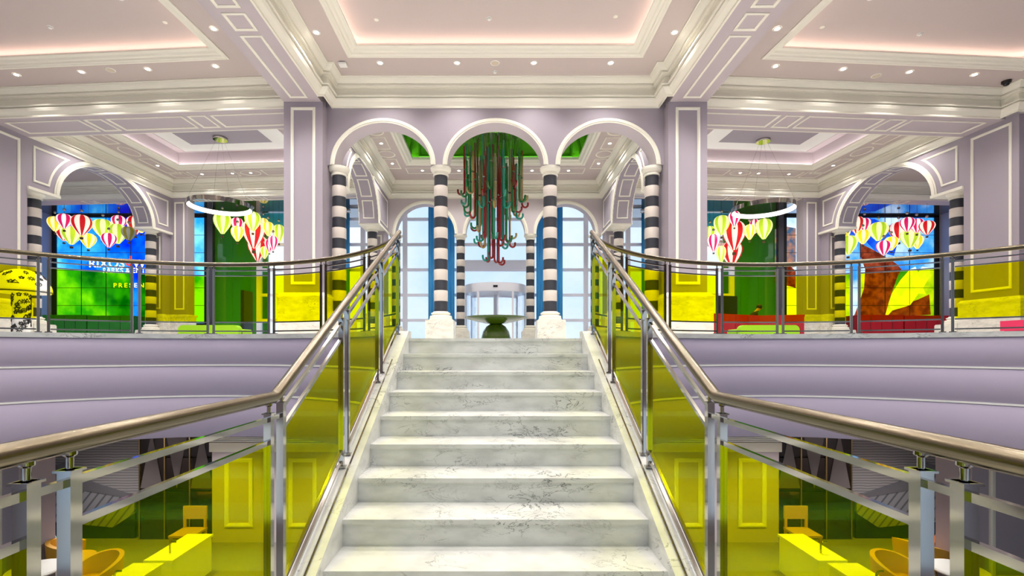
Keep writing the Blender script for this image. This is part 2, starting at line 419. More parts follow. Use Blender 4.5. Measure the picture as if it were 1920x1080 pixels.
for uc, a, b in ARB:
    obj('archivolt', MB().archivolt(uc, a, b, IM, lambda u, o, z: (u, 24.0 - o, z), .16, .06), CREAM, bw, smooth=True)
struct('trim_2', MB().sweep(rect(-5.35, 5.35, 15.6, 24.0), corn(T), closed=True), CREAM, label='cream vestibule cornice')
vc = struct('ceiling_vestibule', holed(MB(), -5.4, 5.4, 15.6, 24.0, -3.8, 3.8, 16.9, 21.4, T, T + .1), CEIL)
obj('tray_moulding', MB().sweep(rect(-3.8, 3.8, 16.9, 21.4), [(-.22, T), (-.22, T - .05), (-.12, T - .07), (-.08, T - .03), (0, T - .02), (.06, T + .05), (.13, T + .09), (.13, T + .2), (.1, T + .2), (.1, T + .11), (0, T + .11)], closed=True), CREAM, vc)
PCEIL = lambda a, q, n: (a, q, T - n)
for s in (-1, 1):
    y = 16.6
    for L in (1.25, .9, 1.25, .9, 1.25):
        if L < 1:
            obj('ceiling_ring', MB().frame([(s * 4.62 + .36 * math.cos(k * PI / 12), y + .45 + .36 * math.sin(k * PI / 12)) for k in range(24)], PCEIL, .06, .025), CREAM, vc)
        else:
            obj('panel_moulding', MB().frame(rect(s * 4.62 - .3, s * 4.62 + .3, y + .06, y + L - .06), PCEIL, .05, .025), CREAM, vc)
        y += L
for k in range(5):
    x = -3.4 + 1.7 * k
    obj('panel_moulding', MB().frame(rect(x - .74, x + .74, 22.0, 22.7), PCEIL, .05, .025), CREAM, vc)
# green coffered vault over the vestibule
gv = MB(); R0 = [(-3.8, 16.9), (3.8, 16.9), (3.8, 21.4), (-3.8, 21.4)]
R1 = [(-2.6, 18.3), (2.6, 18.3), (2.6, 21.2), (-2.6, 21.2)]
prof = [(0, 0), (0, .35), (.10, .8), (.35, 1.3), (.8, 1.7), (1.4, 1.95)]
gv.sweep(R0, [(o, T + .1 + z) for o, z in prof], closed=True)
gv.box(-2.42, 2.42, 18.28, 20.02, T + 2.05, T + 2.1)
g = struct('ceiling_vault', gv, LIME, label='lime green coffered vault over the vestibule')
def vaultP(y0, sg):                # back/front face of vault: a along x, b up along the profile
    ln = [0]
    for p, q in zip(prof, prof[1:]): ln.append(ln[-1] + math.hypot(q[0] - p[0], q[1] - p[1]))
    def ev(b):
        b = min(max(b, 0), ln[-1] - 1e-6)
        for i in range(len(prof) - 1):
            if b <= ln[i + 1]:
                t = (b - ln[i]) / (ln[i + 1] - ln[i]); return [prof[i][k] + (prof[i + 1][k] - prof[i][k]) * t for k in (0, 1)]
    return ev
EV = vaultP(0, 1)
def back_face(a, b, n): o, z = EV(b); return (a, 21.4 - o - n, T + .1 + z)
def side_face(s):
    def f(a, b, n): o, z = EV(b); return (s * (3.8 - o - n), a, T + .1 + z)
    return f
GM = mat('lime moulding', (74, 150, 6), 0.5)
for k in range(-2, 3):
    x = k * 1.42; w2 = .58
    obj('vault_panel', MB().frame([(x - w2, .12), (x + w2, .12), (x + w2, .45), (x + w2, .75)] + [(x + w2 * math.cos(t * PI / 8), .75 + .45 * math.sin(t * PI / 8)) for t in range(1, 8)] + [(x - w2, .75), (x - w2, .45)], back_face, .11, .1), GM, g)
for s in (-1, 1):
    for yy in (17.7, 19.15, 20.6):
        w2 = .62
        obj('vault_panel', MB().frame([(yy - w2, .12), (yy + w2, .12), (yy + w2, .45), (yy + w2, .75)] + [(yy + w2 * math.cos(t * PI / 8), .75 + .45 * math.sin(t * PI / 8)) for t in range(1, 8)] + [(yy - w2, .75), (yy - w2, .45)], side_face(s), .11, .1), GM, g)
obj('cove_strip', MB().sweep(rect(-3.8, 3.8, 16.9, 21.4), [(.02, T + .115), (.06, T + .115), (.06, T + .14), (.02, T + .14), (.02, T + .115)], closed=True), mat('vault strip glow', (230, 255, 180), .5, emit=8, emit_rgb=(240, 255, 200)), g)

# ---- side bays
for s, side in SIDES:
    M = BM(s)
    bf = struct('trim_bay_beam_' + side, MB(M).box(-.05, UW + .02, .4, 1.7, S, T + .05), BEAM, label='beam across the front of the side bay')
    soff = lambda a, q, n, M=M: M(a, q, S - n)
    u = .18
    for L in (2.62, .62, 2.62, .62, 2.62):
        obj('panel_moulding', MB().frame(rect(u, u + L, .62, 1.46), soff, .07, .03), CREAM, bf); u += L + .16
    struct('trim_bay_cornice_' + side, MB(M).sweep([(-.02, .4), (UW - .18, .4), (UW - .18, -.1), (UW, -.1), (UW, -17)], corn(T), side=-1), CREAM)
    # outer pier and its beam towards the viewer
    op = struct('wall_pier_' + side, MB(M).box(UW, UW + 1.6, .0, 1.7, 1.6, S), LILAC, label='lilac corner pier beside the side bay')
    obj('panel_moulding', MB().frame(rect(.2, 1.45, 1.85, 7.24), lambda a, q, n, M=M: M(UW - n, a, q), .085, .035), CREAM, op)
    obj('panel_moulding', MB().frame(rect(UW + .25, UW + 1.35, 1.85, 7.24), lambda a, q, n, M=M: M(a, -n, q), .085, .035), CREAM, op)
    obj('plinth', MB(M).box(UW - .06, UW + 1.6, -.06, 1.76, 0, 1.6).sweep([(UW + 1.6, -.06), (UW - .06, -.06), (UW - .06, 1.76)], [(0, 0), (.1, 0), (.1, 1.42), (.13, 1.46), (.13, 1.5), (.06, 1.54), (.0, 1.6)], side=1), PLINTH, op)
    struct('trim_pier_beam_' + side, MB(M).box(UW, UW + 1.6, -17, .0, S, T + .05), BEAM)
    # arch side wall
    u0, u1 = UW, UW + .85
    PS = lambda v, u, z, M=M: M(u, v, z)
    VC, A, B = 5.1, 2.25, 1.8
    sw = struct('wall_bay_' + side, MB().archwall(1.7, 9.5, IM, T, [(VC, A, B)], u0, u1, PS), LILAC, label='arched side wall of the bay')
    for uu, fx in ((u0, -1), (u1, 1)):
        obj('archivolt', MB().archivolt(VC, A, B, IM, lambda v, o, z, M=M, uu=uu, fx=fx: M(uu + fx * o, v, z), .2, .05), CREAM, sw, smooth=True)
    intrados_frames(sw, VC, A, B, u0 + .17, u1 - .17, IM, PS, [(.12 + .5 * k, .12 + .5 * k + .42) for k in range(6)])
    for vo, fl_ in ((1.9, 1), (8.35, -1)):
        A2, B2 = A + .38, B + .34; z0, z1 = IM + .25, T - 1.0
        t0, t1 = math.asin(.25 / B2), math.asin(min(1, (z1 - IM) / B2))
        pts = [(vo, z0)] + [(VC - fl_ * A2 * math.cos(t0 + (t1 - t0) * i / 12), IM + B2 * math.sin(t0 + (t1 - t0) * i / 12)) for i in range(13)] + [(vo, z1)]
        obj('panel_moulding', MB().frame(pts, lambda a, q, n, M=M: M(u0 - n, a, q), .075, .03), CREAM, sw)
    for v0, v1 in ((1.7, VC - A + .02), (VC + A - .02, 8.6)):
        obj('impost', MB(M).box(u0 - .06, u1 + .06, v0, v1, IM - .07, IM + .03), CREAM, sw)
    # back wall: corner pier, beam over the opening
    bp = struct('wall_bay_pier_' + side, MB(M).box(UW - .82, UW + .85, 8.6, 9.1, 1.6, S).box(UW + .1, UW + .85, 8.1, 8.6, 1.6, IM - .07), LILAC, label='panelled corner pier at the back of the bay')
    obj('panel_moulding', MB().frame(rect(UW - .66, UW - .14, 1.85, 7.2), lambda a, q, n, M=M: M(a, 8.6 - n, q), .07, .03), CREAM, bp)
    obj('panel_moulding', MB().frame(rect(UW + .2, UW + .6, 1.85, 5.4), lambda a, q, n, M=M: M(a, 8.1 - n, q), .07, .03), CREAM, bp)
    obj('plinth', MB(M).box(UW - .88, UW + .85, 8.5, 9.15, 0, 1.5).box(UW - .92, UW + .9, 8.45, 9.2, 1.5, 1.6).box(UW + .0, UW + .9, 8.0, 8.5, 0, 1.6), PLINTH, bp)
    bb = struct('trim_back_beam_' + side, MB(M).box(.3, 21, 8.6, 9.3, S, T + .05), BEAM, label='beam across the back of the bay')
    u = .5
    for k in range(10):
        L = (2.2, .5)[k % 2]
        obj('panel_moulding', MB().frame(rect(u, u + L, 8.7, 9.2), soff, .05, .02), CREAM, bb); u += L + .14
    struct('trim_bay_inner_' + side, MB(M).sweep(rect(.32, UW, 1.7, 8.6), corn(T), closed=True), CREAM)
    struct('trim_outer_cornice_' + side, MB(M).sweep([(UW + .85, 8.6), (21, 8.6)], corn(T), side=-1), CREAM)
    # bay ceiling with stepped tray
    bc = struct('ceiling_bay_' + side, holed(MB(M), -.3, UW + .1, 1.6, 8.7, 1.7, 8.7, 2.9, 6.95, T, T + .1), CEIL)
    tray('ceiling_bay_tray_' + side, M, 1.7, 8.7, 2.9, 6.95, T, 0.75, COVEW, 0.2, PALE)
    rr = rect(2.5, 7.9, 3.5, 6.3)
    obj('ceiling_step', MB(M).box(2.5, 7.9, 3.5, 6.3, T + .5, T + .76), mat('tray step paint', (176, 164, 168), .7), bc)
    obj('ceiling_panel', MB(M).box(2.62, 7.78, 3.62, 6.18, T + .46, T + .51), WHITE, bc)
    obj('ceiling_panel_inset', MB(M).box(3.4, 7.0, 4.3, 5.5, T + .45, T + .47), LILAC, bc)
    cp = lambda a, q, n, M=M: M(a, q, T - n)
    for v0, v1 in ((2.3, 4.2), (5.7, 7.4)):
        obj('panel_moulding', MB().frame(rect(9.05, 9.6, v0, v1), cp, .05, .022), CREAM, bc)
    obj('ceiling_ring', MB().frame([(9.33 + .33 * math.cos(k * PI / 12), 4.95 + .5 * math.sin(k * PI / 12)) for k in range(24)], cp, .05, .022), CREAM, bc)
    obj('panel_moulding', MB().frame([(9.0, 7.5), (9.6, 7.5), (9.6, 8.05), (8.75, 8.05), (8.75, 7.3), (9.0, 7.3)], cp, .05, .022), CREAM, bc)
    for a0, a1 in ((6.3, 8.6), (3.6, 5.0), (1.2, 2.9)):
        obj('panel_moulding', MB().frame(rect(a0, a1, 7.3, 8.0), cp, .05, .022), CREAM, bc)
    obj('ceiling_ring', MB().frame([(5.65 + .5 * math.cos(k * PI / 12), 7.65 + .33 * math.sin(k * PI / 12)) for k in range(24)], cp, .05, .022), CREAM, bc)
    # outer room beyond the arch
    struct('ceiling_outer_' + side, MB(M).box(UW + .8, 21, 1.0, 8.7, T, T + .1), CEIL)
    gc = struct('ceiling_mirror_' + side, MB(WS(s)).box(6.2, 26.0, 24.35, 30, 7.5, 7.6), mat('mirror ceiling', (150, 150, 156), 0.05, 0.9))
    struct('wall_outer_' + side, MB(WS(s)).box(25.2, 25.5, 10, 28, 0, T), LILAC)
    struct('wall_hall_' + side, MB(WS(s)).box(18.4, 18.7, -5, 14.5, -3.9, T), LILAC)
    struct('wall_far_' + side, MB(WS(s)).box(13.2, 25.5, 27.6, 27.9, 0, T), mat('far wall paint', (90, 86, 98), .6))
struct('ceiling_lobby', MB().box(-6.2, 6.2, 24.4, 27.2, T, T + .1), CEIL)

# ---- glazed facade with mullions
YF = 26.8
fw = struct('window_1', MB().box(-13.2, 13.2, YF - .05, YF + .15, T - .12, T + .1).box(-13.2, 13.2, YF - .05, YF + .15, -.1, .12), FRAME, label='tall glazed facade with white mullions')
zs = [.12, 1.5, 2.91, 4.32, 5.73, 7.14, T - .12]
xsF = [-13.2, -10.6, -9.35, -7.4, -5.05, -1.9, 1.9, 5.05, 7.4, 9.35, 10.6, 13.2]
for x in xsF:
    obj('mullion', MB().box(x - .12, x + .12, YF - .06, YF + .14, .12, T - .12), FRAME, fw)
for z in zs[1:-1]:
    for x0, x1 in zip(xsF, xsF[1:]):
        if x0 == -1.9 and z in (1.5, 2.91): continue
        obj('transom', MB().box(x0 + .09, x1 - .09, YF - .04, YF + .12, z - .08, z + .08), FRAME, fw)
pane = MB().box(0, 1, YF + .03, YF + .05, 0, 1)
for x0, x1 in zip(xsF, xsF[1:]):
    for z0, z1 in zip(zs, zs[1:]):
        if x0 == -1.9 and z0 < 2.9: continue
        obj('pane', MB().box(x0 + .09, x1 - .09, YF + .03, YF + .05, z0 + .05, z1 - .05), CLEAR, fw)
obj('spandrel', MB().box(-1.81, 1.81, YF - .08, YF - .0, 4.38, 4.85), FRAME, fw)

# ---- rear of the hall behind the viewer: tall unseen windows added for daylight
rw = MB().box(-18.4, 18.4, -5.3, -5.0, 7.3, T).box(-18.4, 18.4, -5.3, -5.0, -1.6, 0.3).box(-18.4, 18.4, -5.3, -5.0, -3.9, -3.6)
for k in range(8):
    x = -17.6 + k * 5.03
    rw.box(x - .45, x + .45, -5.35, -4.95, -3.9, T)
struct('wall_front', rw, LILAC)
rwin = struct('window_added', MB().box(-17.1, 17.1, -5.2, -5.1, 3.6, 3.75), FRAME)
for k in range(7):
    x0 = -17.15 + k * 5.03; x1 = x0 + 4.13
    for z0, z1 in ((.3, 3.6), (3.75, 7.3), (-3.6, -1.6)):
        obj('pane', MB().box(x0, x1, -5.17, -5.15, z0, z1), CLEAR, rwin)
    for q in (1, 2):
        obj('mullion', MB().box(x0 + q * 1.377 - .05, x0 + q * 1.377 + .05, -5.2, -5.1, -3.6, 7.3), FRAME, rwin)
# ================================================================ STAIRCASE
RISE, GO, Y0 = .168, .329, 5.294
NST = 9
st = thing('staircase', (0, 2.66, -1.512), 'white veined marble staircase rising to the striped columns', 'staircase')
def sobj(name, mb, m, smooth=False):
    o = obj(name, mb, m, st, smooth); o.location = (0, -2.66, 1.512); return o
for i in range(NST):
    y, z = Y0 - GO * i, -RISE * i
    if i:
        sobj('tread', MB().box(-.95, .95, y - .015, y + GO, z - .03, z).box(-.95, .95, y - .012, y, z - .034, z - .03), MARBLE)
    else:
        sobj('tread', MB().box(-.95, .95, y - .015, y + .35, z - .03, z + .001), MARBLE)
    sobj('riser', MB().box(-.95, .95, y, y + .03, z - RISE, z - .03), MARBLE)
def nose(y): return -RISE * (Y0 - y) / GO
for s, _ in SIDES:
    poly = [(5.42, .08), (5.25, .08), (2.36, nose(2.36) + .09), (2.36, -1.512), (2.6, -1.8), (5.42, -.4)]
    mb = MB(lambda x, y, z, s=s: (s * z, x, y)); mb.prism(poly, .95, 1.095)
    sobj('stringer', mb, MARBLE)
    a = MB(lambda x, y, z, s=s: (s * z, x, y)); a.prism([(5.2, nose(5.2) + .085), (2.4, nose(2.4) + .085), (2.4, nose(2.4) + .1), (5.2, nose(5.2) + .1)], 1.0, 1.012)
    sobj('drip_line', a, CHROME)
sobj('soffit', MB(lambda x, y, z: (z, x, y)).prism([(5.3, -.42), (2.6, -1.8), (2.6, -1.76), (5.3, -.38)], -.96, .96), LILAC)
ld = MB().box(-1.2, 1.2, -4.5, 2.66, -1.8, -1.512)
struct('floor_landing', ld, MARBLE)

# ================================================================ RAILINGS
def bar_along(mb, pts, w, h):
    """flat bar (w across, h tall) along a path of points"""
    N = len(pts); V = []
    for i, p in enumerate(pts):
        p = Vector(p); t = (Vector(pts[min(i + 1, N - 1)]) - Vector(pts[max(i - 1, 0)])).normalized()
        a = t.cross(Vector((0, 0, 1))).normalized(); b = Vector((0, 0, 1))
        for sa, sb in ((-1, -1), (1, -1), (1, 1), (-1, 1)): V.append(tuple(p + a * sa * w / 2 + b * sb * h / 2))
    fs = [(i * 4 + j, i * 4 + (j + 1) % 4, (i + 1) * 4 + (j + 1) % 4, (i + 1) * 4 + j) for i in range(N - 1) for j in range(4)]
    fs += [(0, 1, 2, 3), tuple((N - 1) * 4 + j for j in (3, 2, 1, 0))]
    mb.add(V, fs); return mb
def sheet(mb, lo, hi, th=.012):
    """glass sheet between two polylines of equal length"""
    N = len(lo); V = []
    for i in range(N):
        t = (Vector(lo[min(i + 1, N - 1)]) - Vector(lo[max(i - 1, 0)])); t.z = 0; t.normalize()
        a = t.cross(Vector((0, 0, 1))).normalized() * th / 2
        l, h = Vector(lo[i]), Vector(hi[i]); V += [tuple(l - a), tuple(l + a), tuple(h + a), tuple(h - a)]
    fs = [(i * 4 + j, i * 4 + (j + 1) % 4, (i + 1) * 4 + (j + 1) % 4, (i + 1) * 4 + j) for i in range(N - 1) for j in range(4)]
    fs += [(0, 1, 2, 3), tuple((N - 1) * 4 + j for j in (3, 2, 1, 0))]
    mb.add(V, fs); return mb
def post(root, x, y, z0, ztop, zrail, ang, foot=True, w=.034, dp=.034, CHROME=CHROME):
    """square steel post with foot plate, pin and swivel bracket under the handrail"""
    c, s_ = math.cos(ang), math.sin(ang)
    M = lambda a, b, z: (x + a * c - b * s_, y + a * s_ + b * c, z)
    p = obj('post', MB(M).box(-w / 2, w / 2, -dp / 2, dp / 2, z0, ztop), CHROME, root)
    if foot: obj('foot_plate', MB(M).box(-.035, .035, -.035, .035, z0, z0 + .014), CHROME, p)
    pm = MB().lathe([(.009, ztop - .005), (.009, ztop + .03), (.017, ztop + .036), (.017, ztop + .06), (.008, ztop + .066), (.008, zrail)], 10, (x, y, 0))
    obj('swivel_pin', pm, CHROME, p, smooth=True)
    obj('post_cap', MB(M).box(-w / 2 - .006, w / 2 + .006, -dp / 2 - .006, dp / 2 + .006, ztop - .006, ztop), CHROME, p)
    return p
XR = 1.06
YK, ZK, YT, ZT = 2.30, -.35, 5.25, 1.155
def zr(y): return ZK if y <= YK else ZK + (y - YK) * (ZT - ZK) / (YT - YK)
for s, side in SIDES:
    x = s * XR
    other = 'video wall with lettering' if s < 0 else 'red reception desk'
    rl = thing('stair_railing', (x, 2.3, -1.512), 'stair railing of steel and yellow glass, nearer the ' + other, 'railing')
    def robj(name, mb, m, smooth=False, r=rl):
        o = obj(name, mb, m, r, smooth); o.location = -r.location; return o
    robj('handrail', MB().tube([(x, YT + .02, zr(YT + .02)), (x, YK + .02, zr(YK + .02)), (x, YK - .015, ZK), (x, -2.5, ZK)], .0275, 20), BRUSH, True)
    ps = [(5.20, 0), (4.46, 0), (4.31, 0), (3.425, 0), (3.305, 0), (2.375, 0), (2.245, 1), (1.195, 1), (1.085, 1), (.0, 1), (-.12, 1), (-1.2, 1)]
    holder = rl
    for y, land in ps:
        z0 = -1.512 if land else nose(y) + .085
        if y < 2.4: z0 = -1.512
        p = post(rl, x, y, z0, zr(y) - .068, zr(y) - .018, 0); p.location = -Vector(rl.location)
        for ch in p.children: pass
    segs = [(4.46, 5.20, 0), (3.425, 4.31, 0), (2.375, 3.305, 0), (1.195, 2.245, 1), (-.0, 1.085, 1), (-1.2, -.12, 1)]
    for ya, yb, land in segs:
        a, b = ya + .017, yb - .017
        for off in (.098, .205):
            robj('rail_bar', bar_along(MB(), [(x, a, zr(a) - off), (x, b, zr(b) - off)], .018, .022), CHROME)
        base = (lambda y: -1.512) if land else (lambda y: nose(y) + .085)
        robj('glass_panel', sheet(MB(), [(x, a + .004, base(a) + .13), (x, b - .004, base(b) + .13)], [(x, a + .004, zr(a) - .217), (x, b - .004, zr(b) - .217)]), YGLASS)
        for off in (.045, .12):
            robj('rail_bar', bar_along(MB(), [(x, a, base(a) + off), (x, b, base(b) + off)], .018, .02), CHROME)
    for y0 in (2.31, 1.14, -.06):   # short links between the paired posts on the landing
        d = .05
        robj('rail_bar', bar_along(MB(), [(x, y0 - .045, zr(y0) - .1), (x, y0 + .045, zr(y0) - .1)], .016, .02), CHROME)
# curved balcony railings
RB = 3.13
for s, side in SIDES:
    def pt(a, r=RB): return (s * (VCX + r * math.cos(a)), VCY + r * math.sin(a))
    def ang_of(px):                 # pixel column on the left half -> angle on the arc (far side)
        best = None
        for i in range(2000):
            a = math.radians(20 + 150 * i / 2000); X, Y = VCX + RB * math.cos(a), VCY + RB * math.sin(a)
            e = abs((CX - X / Y * F) - px)
            if best is None or e < best[0]: best = (e, a)
        return best[1]
    other = 'screen with lettering' if s < 0 else 'red reception desk'
    br = thing('balcony_railing', (s * VCX, VCY + RB, .1), 'curved balcony railing with yellow glass before the ' + other, 'railing')
    def bobj(name, mb, m, smooth=False, r=br):
        o = obj(name, mb, m, r, smooth); o.location = -r.location; return o
    aS = PI - math.asin((5.27 - VCY) / RB)      # start at the stair head
    aE = math.radians(-8)
    def path(a0, a1, z, n=None, z2=None):
        n = n or max(2, int(abs(a1 - a0) / math.radians(3)))
        return [pt(a0 + (a1 - a0) * i / n) + (z,) for i in range(n + 1)]
    hp = path(aS, aE, 1.12, 60)
    bobj('handrail', MB().tube(hp, .031, 14), BRUSH, True)
    pairs = []
    cols = [(683, 692), (602, 611), (504, 514), (390, 401), (247, 262), (72, 91)]
    Pa = []
    for c0, c1 in cols:
        # right-hand column belongs nearer the stairs: larger angle index
        Pa.append((ang_of(c1), ang_of(c0)))
    Pa.append((math.radians(9), math.radians(6)))
    allang = [aS] + [a for q in Pa for a in q]
    # the arc angle grows towards the stairs
    for q in allang[1:]:
        X, Y = pt(q)
        p = post(br, X, Y, .1, 1.055, 1.095, (q + PI / 2) if s > 0 else (PI / 2 - q), True, .03, .02, DSTEEL); p.location = -Vector(br.location)
    st_a = aS
    for (n0, n1) in Pa:
        a0, a1 = st_a, n0
        e = math.radians(.35) * (1 if a1 > a0 else -1)
        a0, a1 = a0 + e, a1 - e
        for z in (1.03, .955): bobj('rail_bar', bar_along(MB(), path(a0, a1, z), .014, .016), DSTEEL, True)
        bobj('glass_panel', sheet(MB(), path(a0, a1, .285), path(a0, a1, .945)), YGLASS, True)
        for z in (.275, .145): bobj('rail_bar', bar_along(MB(), path(a0, a1, z), .014, .018), DSTEEL, True)
        st_a = n1

# ================================================================ STRIPED COLUMNS
_cm = {}
def column_meshes(r=.21, ped=.8, pw=.44):
    z0, z1 = ped + .28, IM - .27
    h = (z1 - z0) / 13
    R = r
    _cm['band_b'] = mesh_of('band', MB().lathe([(R, 0.004), (R, h - .004)], 28), BLACK, True)
    _cm['band_w'] = mesh_of('band', MB().lathe([(R + .006, -.004), (R + .012, .004), (R + .012, h - .004), (R + .006, h + .004)], 28), BONE, True)
    _cm['h'], _cm['z0'] = h, z0
    _cm['base'] = mesh_of('base', MB().lathe([(R + .16, ped), (R + .16, ped + .05), (R + .14, ped + .07), (R + .15, ped + .10), (R + .13, ped + .14), (R + .07, ped + .16), (R + .065, ped + .18), (R + .10, ped + .20), (R + .10, ped + .23), (R + .05, ped + .25), (R + .02, ped + .28)], 28), CREAM, True)
    _cm['capital'] = mesh_of('capital', MB().lathe([(R + .01, IM - .27), (R + .04, IM - .26), (R + .04, IM - .235), (R + .015, IM - .22), (R + .015, IM - .16), (R + .06, IM - .14), (R + .10, IM - .10), (R + .115, IM - .07), (R + .115, IM - .005), (R + .0, IM)], 28), CREAM, True)
    _cm['ped'] = mesh_of('pedestal', MB().box(-pw, pw, -pw, pw, 0, ped - .03).box(-pw + .015, pw - .015, -pw + .015, pw - .015, ped - .03, ped), PLINTH)
column_meshes()
def column(x, y, label, z=0, group=None):
    t = thing('striped_column', (x, y, 0), label, 'column', group)
    link('pedestal', _cm['ped'], t); link('base', _cm['base'], t); link('capital', _cm['capital'], t)
    for k in range(13):
        link('band', _cm['band_b' if k % 2 == 0 else 'band_w'], t, (0, 0, _cm['z0'] + k * _cm['h']))
    return t
for s, side in SIDES:
    near = 'lettered video wall' if s < 0 else 'red reception desk'
    column(s * 1.74, 15.3, 'large black and white striped column beside the stairs, nearer the ' + near)
    column(s * 4.98, 15.3, 'striped column against the square pillar nearer the ' + near)
    column(s * 1.76, 24.25, 'striped column beside the revolving door nearer the ' + near)
    column(s * 5.02, 24.25, 'striped column at the vestibule back corner nearer the ' + near)
    column(s * 5.78, 22.55, 'striped column under the far end of the vestibule side arch, towards the ' + near)
    column(s * 5.78, 16.75, 'striped column under the near end of the vestibule side arch, towards the ' + near)
    M = BM(s)
    scr = 'lettered video wall' if s < 0 else 'video wall with brown picture'
    q = M(UW + .42, 2.3, 0); column(q[0], q[1], 'striped column beside the corner pier before the ' + scr)
    q = M(UW + .42, 7.78, 0); column(q[0], q[1], 'striped column at the far end of the bay arch by the ' + scr)
# ================================================================ LIGHT FITTINGS
_dl = mesh_of('trim_ring', MB().lathe([(.062, -.004), (.085, -.012), (.1, -.008), (.105, 0)], 20, cap=False), WHITE, True)
_dg = mesh_of('lamp_disc', MB().lathe([(.0, -.003), (.075, -.003)], 20, cap=False), LAMP)
def downlight(x, y, z, label, group, watts=DOWN_W, r=1.0):
    t = thing('downlight', (x, y, z), label, 'downlight', group)
    link('trim_ring', _dl, t).scale = (r, r, 1); link('lamp_disc', _dg, t).scale = (r, r, 1)
    L = bpy.data.lights.get('downlight_%d' % int(watts)) or bpy.data.lights.new('downlight_%d' % int(watts), 'SPOT')
    L.energy = watts; L.spot_size = math.radians(125); L.spot_blend = 0.7; L.shadow_soft_size = .09; L.color = (1.0, .945, .88)
    o = link('lamp_beam', L, t, (0, 0, -.03))
    return t
for x in (-3.35, -1.115, 1.115, 3.35):
    downlight(x, 13.94, T, 'round recessed downlight in the hall ceiling above the arcade cornice', 'downlights above the arcade', DOWN_W * .5)
for s, side in SIDES:
    for y in (12.6, 9.6, 6.6, 3.6, .6):
        downlight(s * 4.7, y, T, 'round recessed downlight between the hall beam and the central ceiling tray', 'downlights beside the central tray')
    for x in (1.2, 3.4):  # unseen lamps added to lighten the risers and the fascia
        downlight(s * x, -1.6, T, 'round recessed downlight added behind the viewer to light the stairs', 'added downlights behind the viewer', DOWN_W * .45)
    for y in (3.0, 6.5, 10.0):  # lamps above the view, added to brighten treads and balcony front
        downlight(s * 1.6, y, T + .32, 'recessed downlight added inside the central ceiling tray to light the stairs', 'added downlights in the central tray', DOWN_W * 1.2)
    q = BM(s)(2.6, -3.0, 0); downlight(q[0], q[1], T + .32, 'recessed downlight inside the side ceiling tray nearer the ' + ('lettered video wall' if s < 0 else 'red desk'), None, DOWN_W * .8)
    M = BM(s); scr = 'lettered video wall' if s < 0 else 'video wall with brown picture'
    for u in (1.75, 3.85, 5.95, 8.05):
        q = M(u, -.62, 0); downlight(q[0], q[1], T, 'recessed downlight above the bay on the side of the ' + scr, 'downlights above the bay by the ' + scr)
    for v in (-2.2, -5.2, -8.2):
        q = M(.72, v, 0); downlight(q[0], q[1], T, 'recessed downlight beside the ceiling tray on the side of the ' + scr, 'downlights beside the tray by the ' + scr)
    for u, v in ((9.33, 3.3), (9.33, 6.5)) + tuple((k, 7.66) for k in (8.05, 6.55, 5.65, 3.9, 2.0)) + ((1.0, 3.2), (1.0, 6.2)):
        q = M(u, v, 0); downlight(q[0], q[1], T - .001, 'small downlight in the panelled bay ceiling by the ' + scr, 'downlights in the bay by the ' + scr, DOWN_W * .6, .85)
    for u, v in ((12.6, 3.2), (12.6, 6.6), (16, 5)):
        q = M(u, v, 0); downlight(q[0], q[1], T - .001, 'downlight beyond the bay arch before the ' + scr, 'downlights beyond the arch by the ' + scr, DOWN_W * .6, .9)
for x in (-3.4, -1.7, 1.7, 3.4):
    downlight(x, 22.35, T - .001, 'small downlight above the back wall of the vestibule', 'vestibule back downlights', DOWN_W * .6, .85)
for s in (-1, 1):
    for y in (17.2, 19.4, 21.5):
        downlight(s * 4.62, y + .0, T - .001, 'small downlight along the vestibule side beside the green vault', 'vestibule side downlights', DOWN_W * .6, .85)

# ceiling fittings
def detector(x, y, z, label, cat='smoke detector'):
    t = thing('smoke_detector', (x, y, z), label, cat)
    obj('base', MB().lathe([(.07, 0), (.07, -.015), (.062, -.025)], 18), WHITE, t, True)
    obj('head', MB().lathe([(.05, -.025), (.045, -.045), (.03, -.055), (.0, -.056)], 18), WHITE, t, True)
    obj('vent_ring', MB().lathe([(.056, -.02), (.056, -.03)], 18, cap=False), DARKM, t, True)
zc = T + .32
d = lambda py, z: F * (z - EZ) / (CY - py)
detector(PX(917, d(34, zc)), d(34, zc), zc, 'white round smoke detector in the middle of the central ceiling tray')
detector(PX(94, d(50, zc)), d(50, zc), zc, 'white round smoke detector in the ceiling tray on the lettered screen side')
detector(PX(1725, d(63, zc)), d(63, zc), zc, 'white round smoke detector in the ceiling tray on the red desk side')
detector(PX(928, d(134, T)), d(134, T), T, 'small white ceiling sensor beside the round speaker')
for px, py, lab in ((928, 118, 'round cream ceiling speaker above the central arch'), (207, 131, 'round ceiling speaker between downlights on the lettered screen side'), (1643, 142, 'round ceiling speaker between downlights on the red desk side')):
    t = thing('ceiling_speaker', (PX(px, d(py, T)), d(py, T), T), lab, 'speaker')
    obj('grille', MB().lathe([(.0, -.012), (.115, -.01)], 24, cap=False), mat('speaker grille', (214, 200, 178), .7), t)
    obj('rim', MB().lathe([(.112, -.012), (.125, -.016), (.135, 0)], 24, cap=False), WHITE, t, True)
for px, py, lab in ((706, 37, 'flat round cover plate in the central tray towards the lettered screen'), (1154, 31, 'flat round cover plate in the central tray towards the red desk'), (309, 42, 'flat round cover plate in the tray on the lettered screen side'), (1542, 51, 'flat round cover plate in the tray on the red desk side')):
    t = thing('cover_plate', (PX(px, d(py, zc)), d(py, zc), zc), lab, 'cover plate')
    obj('disc', MB().lathe([(0, -.012), (.05, -.012), (.06, -.006), (.062, 0)], 18, cap=False), CREAM, t, True)
t = thing('wireless_access_point', (PX(643, d(118, T)), d(118, T), T), 'white square wireless access point on the ceiling by the beam', 'access point')
